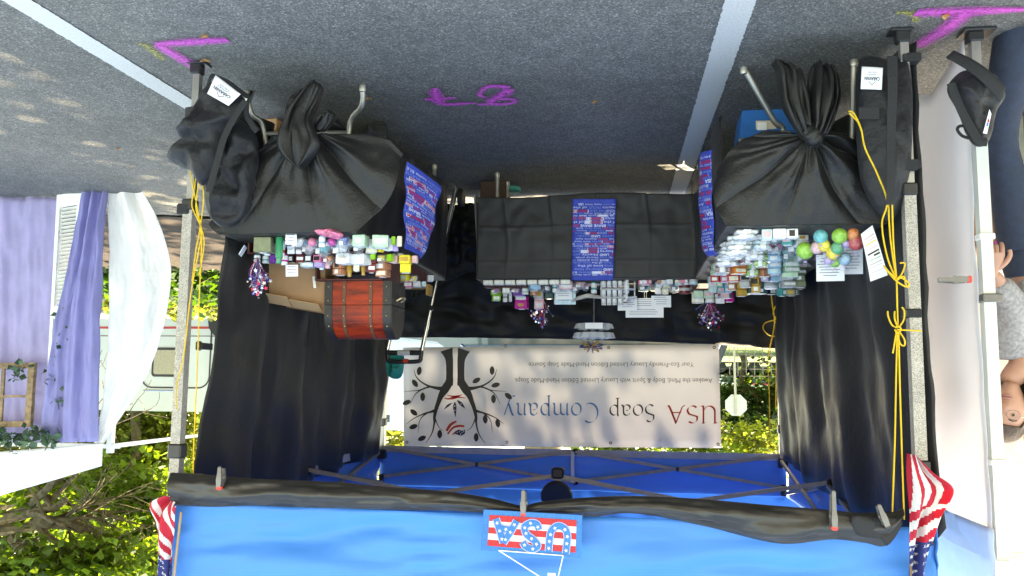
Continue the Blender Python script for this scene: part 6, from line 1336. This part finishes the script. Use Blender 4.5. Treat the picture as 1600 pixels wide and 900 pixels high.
# pale green post and a low board beyond the women
pg = mat('pale_green_post', (.45, .54, .48), .5)
pp = AZ(1597, 182); t = thing('folding_table', 'pale green table with a square leg behind the jeans at the right edge', 'table', tuple(pp)); b = MB(); b.tube([V(pp.x-.05, pp.y, 0), V(pp.x-.05, pp.y, .74)], .05, square=True); b.build('leg', pg, t)
b = MB(); b.box(V(pp.x-.6, pp.y+.2, .755), (1.4, .7, .03), bev=.008); b.build('tabletop', pg, t)
pp = AZ(1575, 165); b = MB(); b.tube([V(pp.x+.10, pp.y+.2, .012), V(pp.x-.35, pp.y-.05, .012)], .007); tag(b.build('tent_stake_rod', blackplastic), 'thin dark rod lying on the ground behind the weight bag', 'rod')
pp = AY(1543, 300, 1.6); t = thing('wooden_box', 'orange brown wooden box glimpsed between the pale leg and the jeans', 'box', (pp.x-.1, 1.7, 0)); b = MB(); b.box(V(pp.x-.12, 1.75, .30), (.34, .3, .6), bev=.01); b.build('body', mat('orange_wood', (.35, .17, .07), .6, bump=.2, bs=20), t)
b = MB(); b.box(V(pp.x-.12, 1.75, .612), (.38, .34, .02), bev=.004); b.build('lid', mat('orange_wood'), t)

# ------------------------------------------------------------------ people inside the white tent
skin = mat('skin', (.44, .225, .155), .5, var=.06, vs=30); skin2 = mat('tanned_skin', (.42, .235, .135), .5, var=.06, vs=30)
denim = mat('dark_denim', (.018, .028, .052), .8, var=.25, vs=40, bump=.3, bs=200); knit = mat('grey_knit', (.30, .285, .285), .9, var=.3, vs=70, bump=.6, bs=160); navyc = mat('navy_top', (.02, .045, .12), .8, var=.15, vs=30)
hairb = mat('dark_brown_hair', (.05, .028, .016), .5, var=.4, vs=60, bump=.6, bs=120); hairl = mat('blonde_hair', (.35, .22, .10), .5, var=.4, vs=60, bump=.6, bs=120)
def skinned(name, verts, edges, radii, m, parent, root=0, sub=2):
    org = Vector((0, 0, 0)); q = parent
    while q is not None: org = org+q.location; q = q.parent
    me = D.meshes.new(name); bm = bmesh.new(); ly = bm.verts.layers.skin.verify()
    bv = [bm.verts.new(tuple(Vector(v)-org)) for v in verts]
    for a, c in edges: bm.edges.new((bv[a], bv[c]))
    for i, r in enumerate(radii): bv[i][ly].radius = (r, r); bv[i][ly].use_root = (i == root)
    bm.to_mesh(me); bm.free()
    me.materials.append(m); o = D.objects.new(name, me); COL.objects.link(o); o.parent = parent
    md = o.modifiers.new('skin', 'SKIN'); md.use_smooth_shade = True; sb = o.modifiers.new('sub', 'SUBSURF'); sb.levels = sub; sb.render_levels = sub
    return o
def head(parent, c, yaw, tilt, sk, hr, glasses=False, s=1.):
    R = Matrix.Rotation(yaw, 3, 'Z') @ Matrix.Rotation(tilt, 3, 'Y')
    def T(x, y, z): return c+R @ V(x*s, y*s, z*s)
    b = MB(); R_ = []
    for j in range(21):
        t_ = j/20; z = -.115+.23*t_
        w = .072*sin(pi*(t_*.86+.09))**.6*(.72+.38*sm(t_*1.6)); dp = .092*sin(pi*(t_*.88+.07))**.55
        ring = []
        for k in range(28):
            a = 2*pi*k/28; x = w*sin(a); y = -dp*cos(a)+(.012 if cos(a) < 0 else 0)
            if cos(a) > .55:
                f = (cos(a)-.55)/.45
                y -= .020*exp(-((z+.018)/.018)**2)*exp(-(x/.012)**2)+.010*exp(-((z-.008)/.03)**2)*exp(-(x/.009)**2)   # nose
                y += .010*exp(-((z-.012)/.014)**2)*exp(-((abs(x)-.031)/.014)**2)                                        # eye sockets
                y -= .006*exp(-((z+.058)/.010)**2)*exp(-(x/.022)**2)                                                    # lips
                y -= .008*exp(-((z+.095)/.016)**2)*exp(-(x/.02)**2)
            ring.append(T(x, y, z))
        R_.append(ring)
    b.loft(R_, cap=True); h_ = b.build('head', sk, parent, smooth_='full')
    for sx in (-1, 1):
        b = MB(); b.lathe(T(sx*.031, -.077, .012), [(.0075*sin(pi*k/8)+.0001, -.0060*cos(pi*k/8)) for k in range(9)], 12); b.build('eye', mat('eye_white', (.30, .26, .23), .4), parent, smooth_=True)
        b = MB(); b.lathe(T(sx*.031, -.0848, .011), [(.005, -.001), (.0055, .001)], 10, axis=R @ Matrix.Rotation(pi/2, 3, 'X')); b.build('iris', mat('dark_iris', (.03, .02, .015), .3), parent)
        b = MB(); b.loft([[T(sx*(.072+.012*q_), .0+.018*cos(2*pi*k/12)*e_, .0+.03*sin(2*pi*k/12)*e_) for k in range(12)] for q_, e_ in ((0, .5), (.4, .9), (1, 1), (.9, .6))], cap=True); b.build('ear', sk, parent, smooth_=True)
        b = MB(); b.tube([T(sx*.018, -.088, .031), T(sx*.032, -.088, .036), T(sx*.046, -.078, .031)], .0028, 6); b.build('eyebrow', hr, parent)
    b = MB(); b.tube(smooth([T(-.022, -.088, -.056), T(-.008, -.099, -.053), T(.008, -.099, -.053), T(.022, -.088, -.056)], 4), lambda t_: .0045*sin(pi*min(.93, max(.07, t_))), 8); b.tube(smooth([T(-.020, -.088, -.059), T(0, -.097, -.064), T(.020, -.088, -.059)], 4), lambda t_: .0055*sin(pi*min(.93, max(.07, t_))), 8); b.build('lips', mat('lips', (.34, .14, .11), .5), parent, smooth_=True)
    # hair: cap over the skull with a fringe line and length at the back and sides
    b = MB(); R_ = []
    for j in range(15):
        t_ = j/14; ring = []
        for k in range(30):
            a = 2*pi*k/30; fr = cos(a)
            zlow = .055 if fr > .45 else (-.04 if fr > -.1 else -.17); zlow = lerp(zlow, zlow, 1)
            zlow = .055*sm((fr-.2)/.4)+(-.14)*(1-sm((fr-.2)/.4))
            z = lerp(zlow, .128, sin(t_*pi/2)); e = sqrt(max(0, 1-max(0, (z-.02)/.112)**2)) if z > .02 else 1
            n_ = 1+.04*nz(a*6, t_*3); ring.append(T(.084*sin(a)*e*n_, (-.101*cos(a)+.012)*e*n_, z))
        R_.append(ring)
    b.loft(R_, cap=False); b.poly(R_[-1]); b.build('hair', hr, parent, smooth_='full', solid=.008)
    if glasses:
        b = MB()
        for sx in (-1, 1): b.tube([T(sx*.033+.024*cos(2*pi*k/20), -.099, .010+.019*sin(2*pi*k/20)) for k in range(21)], .0011, 6); b.tube([T(sx*.057, -.097, .014), T(sx*.076, -.02, .014), T(sx*.078, .01, .004)], .0016, 6)
        b.tube([T(-.009, -.1, .014), T(.009, -.1, .014)], .0016, 6); b.build('glasses', mat('thin_metal_frame', (.3, .25, .2), .25, metal=.8), parent, smooth_=True)
    return T
def hand(parent, w, d, side, sk, L=.17, curl=.8):
    """relaxed hand: w wrist, d pointing direction, side = thumb direction"""
    d = Vector(d).normalized(); side = Vector(side); side = (side-d*side.dot(d)).normalized(); n = d.cross(side)
    b = MB(); R_ = []
    for t_, ww, th in ((-.15, .023, .019), (0, .024, .018), (.2, .034, .016), (.42, .040, .014), (.5, .038, .012)):
        c = w+d*L*t_; R_.append([c+side*ww*cos(2*pi*k/16)+n*th*sin(2*pi*k/16) for k in range(16)])
    b.loft(R_, cap=True)
    for i, (o_, l_) in enumerate(((.030, .40), (.011, .46), (-.009, .43), (-.028, .33))):
        p = w+d*L*.45+side*o_; cu = curl if i else min(curl, .4)
        pts = [p, p+d*L*l_*.42*(1-.2*cu)+n*(.004+.012*cu), p+d*L*l_*(.75-.45*cu)+n*(.016+.02*cu), p+d*L*l_*(1-.95*cu)+n*(.034+.004*cu)]
        b.tube(smooth(pts, 4), lambda t2: .0092*(1-.3*t2), 8)
    pts = [w+d*L*.08+side*.02, w+d*L*.25+side*.045, w+d*L*.42+side*.058+n*.006, w+d*L*.56+side*.056+n*.012]
    b.tube(smooth(pts, 4), lambda t2: .012*(1-.35*t2), 8)
    o = b.build('hand', sk, parent, smooth_=True)
    return o
def person(label, base, px_body, Y, pose):
    t = thing('person', label, 'person', base); return t
# woman in grey knit, glasses, dark bootcut jeans
YA = .34; A = lambda x, y, Y=YA: AY(x, y, Y)
t = thing('person', 'woman in grey knit cardigan, glasses and dark flared jeans', 'person', tuple(AZ(1585, 40)))
hd = A(1574, 641, .30)
# skin body (neck, torso, arms) as one figure
neck = A(1592, 575); sh1 = A(1572, 548); sh2 = A(1680, 545); pel = A(1632, 400); elb = A(1583, 478, .26); wri = A(1550, 424, .18)
ank1 = A(1612, 30, .10); kn1 = A(1563, 222, .22); hip1 = A(1600, 395); hip2 = A(1725, 395); kn2 = A(1722, 240, .36); ank2 = A(1735, 70, .42)
vs = [pel, A(1630, 480), A(1625, 545), A(1604, 566), hd+V(-.0, .01, -.10), sh1+V(0, 0, -.01), elb, wri, sh2, A(1700, 470), A(1695, 400), hip1, kn1, ank1, hip2, kn2, ank2]
ed = [(0, 1), (1, 2), (2, 3), (3, 4), (2, 5), (5, 6), (6, 7), (2, 8), (8, 9), (9, 10), (0, 11), (11, 12), (12, 13), (0, 14), (14, 15), (15, 16)]
rd = [.13, .11, .12, .055, .045, .05, .04, .026, .05, .04, .028, .085, .055, .04, .085, .055, .04]
skinned('body', vs, ed, rd, skin, t)
hand(t, wri, (A(1554, 384, .15)-wri), V(-1, -.2, 0), skin, L=.155)
b = MB(); p = A(1556, 379, .13); b.lathe(p, [(.001, -.006), (.005, 0), (.001, .006)], 8); b.build('nail', cmat(CN['magenta'], .3), t)
head(t, hd, radians(28), radians(10), skin, hairb, glasses=True, s=.98)
b = MB(); b.tube([elb+V(.0, -.0, -.0)]*1, .01) if False else None
# cardigan: torso shell and sleeves
vs = [A(1640, 410), A(1632, 480), A(1628, 535), sh1+V(0, 0, -.012), A(1584, 512, .30), elb, A(1560, 437, .20), sh2, A(1700, 470)]
skinned('cardigan', vs, [(0, 1), (1, 2), (2, 3), (3, 4), (4, 5), (5, 6), (2, 7), (7, 8)], [.15, .135, .14, .072, .075, .068, .042, .07, .065], knit, t)
b = MB(); pr = [(.0, .11), (.35, .085), (.55, .075)]
# flared jeans, hip to hem
def leg_mesh(h, k, a, parent, r0=.095, r1=.064, r2=.13):
    b = MB(); R_ = []; P = smooth([h, h.lerp(k, .5)+V(0, -.01, 0), k, k.lerp(a, .5)+V(.02, 0, 0), a+V(0, 0, -.02)], 6); n = len(P)
    for i, p in enumerate(P):
        u = i/(n-1); r = lerp(r0, r1, sm(u/.5)) if u < .5 else lerp(r1, r2, ((u-.5)/.5)**1.8)
        r *= 1+.05*nz(u*20, 3); R_.append([p+V(r*cos(2*pi*q/24), r*1.05*sin(2*pi*q/24), 0)*(1+.05*nz(u*18, q*.8)) for q in range(24)])
    b.loft(R_, cap=True); return b
b = leg_mesh(hip1, kn1, ank1+V(.0, 0, -.0), t); b2 = leg_mesh(hip2, kn2, ank2, t)
k0 = len(b.v); b.v += b2.v; b.f += [tuple(i+k0 for i in f) for f in b2.f]; b.m += b2.m; b.uv += b2.uv
R_ = []
for z_, w_, d_2 in ((-.06, .15, .10), (0, .165, .115), (.05, .16, .11), (.09, .15, .10)): R_.append([pel+V(w_*cos(2*pi*q/24), d_2*sin(2*pi*q/24), z_) for q in range(24)])
b.loft(R_, cap=True); b.build('jeans', denim, t, smooth_=True)
for a_ in (ank1, ank2):
    b = MB(); c = V(a_.x, a_.y, 0); b.loft([[c+V(w_*cos(2*pi*q/18), -.06+l_*sin(2*pi*q/18), z_) for q in range(18)] for z_, w_, l_ in ((.0, .04, .12), (.02, .045, .125), (.05, .042, .115), (.08, .035, .07), (.09, .02, .03))], cap=True); b.build('shoe', rubber, t, smooth_=True)
# blonde woman in navy top behind her
YC = .72; A = lambda x, y, Y=YC: AY(x, y, Y)
t = thing('person', 'blonde woman in navy top with fine necklace, mostly out of frame', 'person', tuple(V(A(1650, 300).x, YC, 0)))
hd = A(1622, 655, .66); pel = A(1650, 410); vs = [pel, A(1650, 490), A(1648, 560), A(1632, 590), hd+V(0, .01, -.10), A(1605, 556), A(1592, 485), A(1640, 450, .5), A(1730, 556), A(1740, 490), A(1745, 420), A(1630, 405), V(A(1640, 300).x, YC, .5), V(A(1640, 300).x, YC, .08), A(1680, 405), V(A(1690, 300).x, YC, .5), V(A(1690, 300).x, YC+.1, .08)]
skinned('body', vs, ed, rd, skin2, t); head(t, hd, radians(35), radians(-6), skin2, hairl, s=.98)
vs = [A(1650, 400), A(1650, 480), A(1650, 548), A(1604, 553), A(1594, 500), A(1728, 553), A(1738, 500)]
skinned('top', vs, [(0, 1), (1, 2), (2, 3), (3, 4), (2, 5), (5, 6)], [.15, .13, .15, .08, .06, .08, .06], navyc, t)
hand(t, A(1640, 450, .5), V(.2, -.6, .1), V(0, 0, 1), skin2)
b = leg_mesh(A(1630, 405), V(A(1640, 300).x, YC, .5), V(A(1640, 300).x, YC, .08), t, r2=.08); b2 = leg_mesh(A(1680, 405), V(A(1690, 300).x, YC, .5), V(A(1690, 300).x, YC+.1, .08), t, r2=.08)
k0 = len(b.v); b.v += b2.v; b.f += [tuple(i+k0 for i in f) for f in b2.f]; b.m += b2.m; b.uv += b2.uv; b.build('jeans', denim, t, smooth_=True)
for xx, yy_ in ((A(1640, 300).x, YC), (A(1690, 300).x, YC+.1)):
    b = MB(); c = V(xx, yy_, 0); b.loft([[c+V(w_*cos(2*pi*q/18), -.06+l_*sin(2*pi*q/18), z_) for q in range(18)] for z_, w_, l_ in ((.0, .04, .12), (.05, .042, .115), (.09, .03, .06))], cap=True); b.build('shoe', rubber, t, smooth_=True)
b = MB(); ya = YC-.19; b.tube(smooth([AY(1572, 596, ya+.1), AY(1587, 567, ya), AY(1600, 596, ya+.1)], 6), .0012, 5); b.lathe(AY(1587, 566, ya-.004), [(.001, -.007), (.007, 0), (.001, .007)], 8); b.build('necklace', chrome, t)

# ------------------------------------------------------------------ lavender stall (left in the photo)
st = thing('market_stall', 'wooden pole frame of the lavender stall at the left edge', 'stall', (4.0, 2.6, 0)); YS = 2.46
xr_ = AY(200, 500, YS).x; b = MB(); b.tube([V(xr_+.12, YS+.06, 0), V(xr_+.12, YS+.06, 1.95)], .02, square=True); b.build('pole', whitepaint, st)
b = MB(); b.tube([V(5.6, YS+.06, 0), V(5.6, YS+.06, 1.95)], .02, square=True); b.build('pole', whitepaint, st)
b = MB(); b.tube([V(xr_+.05, YS+.06, 1.9), V(5.7, YS+.06, 1.9)], .016, square=True); b.build('crossbar', whitepaint, st)
for x in (xr_+.12, 5.6): b = MB(); b.tube([V(x, YS+.06, 1.9), V(x, YS+1.9, 1.9), V(x, YS+1.9, 0)], .016, square=True); b.build('crossbar', whitepaint, st)
PP = lambda x, y, d=0: AY(x, y, YS+d)
drape('lavender_sheet', [PP(-60, 690), PP(0, 690), PP(85, 690)], [PP(-60, 308), PP(10, 308), PP(97, 308)], purple, 'wide lavender sheet hanging behind the old window frame', 'curtain', (0, -1, 0), folds=3, amp=.018, seed=1, nu=70, nv=40, wr=.012)
drape('lavender_sheet', [PP(62, 692, -.08), PP(152, 690, -.10)], [PP(133, 292, -.08), PP(168, 293, -.10)], purple2, 'gathered lavender curtain between the white shutter and the sheer curtain', 'curtain', (0, -1, 0), folds=2.5, amp=.03, seed=6, nu=60, nv=50, wr=.012, belly=.04)
tp_ = [PP(142, 692, -.05), PP(160, 692, -.05)]
ed_l = smooth([PP(148, 692, -.05), PP(165, 600, -.05), PP(172, 500, -.05), PP(172, 400, -.05), PP(170, 297, -.05)], 6)
ed_r = smooth([PP(162, 692, -.05), PP(196, 640, -.05), PP(240, 560, -.05), PP(262, 480, -.05), PP(268, 420, -.05), PP(255, 360, -.05), PP(232, 312, -.05), PP(222, 297, -.05)], 6)
b = MB(); b.grid(lambda u, v: along(ed_l, v).lerp(along(ed_r, v), u)+V(0, -1, 0)*(.02*sin(u*11+v*3)*(.3+v)+.018*nz(u*5, v*6)+.007*nz(u*18, v*22)), 60, 80)
tag(b.build('sheer_curtain', sheer, smooth_='full', solid=.002), 'white sheer curtain billowing towards the left front leg', 'curtain')
# white cloth valance along the top
va, vb = PP(-70, 712, -.12), PP(163, 692, -.12); vc, vd = PP(-70, 795, -.12), PP(160, 728, -.12)
b = MB(); b.grid(lambda u, v: va.lerp(vb, u).lerp(vc.lerp(vd, u), v)+V(0, -.015*sin(u*13+v*2)*(1-.3*v)-.01*nz(u*9, v*4), 0), 60, 12); tag(b.build('white_valance', whitecloth, smooth_='full', solid=.003), 'white cloth strip along the top of the lavender stall', 'valance')
# shutter
sh = thing('louvred_shutter', 'tall white louvred shutter standing between the lavender sheets', 'shutter', tuple(PP(110, 306, -.03)))
q = [PP(93, 306, -.03), PP(131, 300, -.03), PP(100, 690, -.03), PP(72, 690, -.03)]
def SH(u, v, d=0): return q[0].lerp(q[1], u).lerp(q[3].lerp(q[2], u), v)+V(0, -d, 0)
for u0, u1 in ((0, .14), (.86, 1)):
    b = MB(); b.loft([[SH(u0, v), SH(u1, v), SH(u1, v, .03), SH(u0, v, .03)] for v in (0, .5, 1)], cap=True); b.build('stile', whitepaint, sh)
for v0, v1 in ((0, .05), (.46, .51), (.95, 1)):
    b = MB(); b.loft([[SH(u, v0, .002), SH(u, v1, .002), SH(u, v1, .027), SH(u, v0, .027)] for u in (.14, .86)], cap=True); b.build('rail', whitepaint, sh)
b = MB()
for k in range(58):
    v = .055+.89*k/58
    if .45 < v < .51: continue
    b.poly([SH(.14, v, .004), SH(.86, v, .004), SH(.86, v+.012, .024), SH(.14, v+.012, .024)]); b.poly([SH(.14, v+.003, .004), SH(.14, v+.015, .024), SH(.86, v+.015, .024), SH(.86, v+.003, .004)])
b.build('louvres', whitepaint, sh)
b = MB(); b.loft([[SH(1.02, v, .0), SH(1.14, v, .0), SH(1.14, v, .04), SH(1.02, v, .04)] for v in (0, 1)], cap=True); b.build('edge_board', whitepaint, sh)
# old window frame
wf = thing('window_frame', 'weathered wooden window frame hung with leaves on the lavender sheet', 'window frame', tuple(PP(20, 668, -.1)))
def beam(x0, y0, x1, y1, w, d=-.12, name='frame_bar'):
    a, c = PP(x0, y0, d), PP(x1, y1, d); b = MB(); b.tube([a, c], w, square=True, flat=.7); b.build(name, oldwood, wf)
beam(-75, 572, 56, 571, .022); beam(-75, 665, 50, 662, .022); beam(51, 570, 45, 664, .024); beam(-72, 572, -74, 664, .022); beam(6, 575, 1, 662, .012, -.119, 'glazing_bar'); beam(-72, 620, 48, 619, .009, -.118, 'glazing_bar')
# vines
def vine(label, path, n, s, seed):
    rnd = random.Random(seed); P = smooth([PP(*p) for p in path], 6); t = thing('leafy_garland', label, 'garland', tuple(P[0])); b = MB(); b.tube(P, .003, 5); b.build('stem', bark, t)
    b = MB(); leaves(b, [along(P, rnd.random())+Vector((rnd.gauss(0, .03), rnd.gauss(0, .02)-.02, rnd.gauss(0, .03))) for i in range(n)], s, rnd=rnd, up=0); b.build('foliage', mat('garland_leaf', (.05, .10, .05), .5, island=.5, trans=.2), t)
vine('green leaf garland along the top of the lavender stall', [(-60, 690, -.15), (0, 680, -.15), (30, 688, -.15), (60, 676, -.15), (85, 686, -.15)], 150, .05, 2)
vine('thin trailing garland down the white shutter', [(92, 640, -.1), (84, 578, -.1), (96, 555, -.1), (106, 505, -.1), (92, 480, -.1)], 36, .035, 3)
vine('cluster of leaves on the right bar of the old window frame', [(30, 570, -.16), (26, 585, -.16), (36, 590, -.16)], 22, .04, 4)
# road-side dirt strip under the stalls beyond
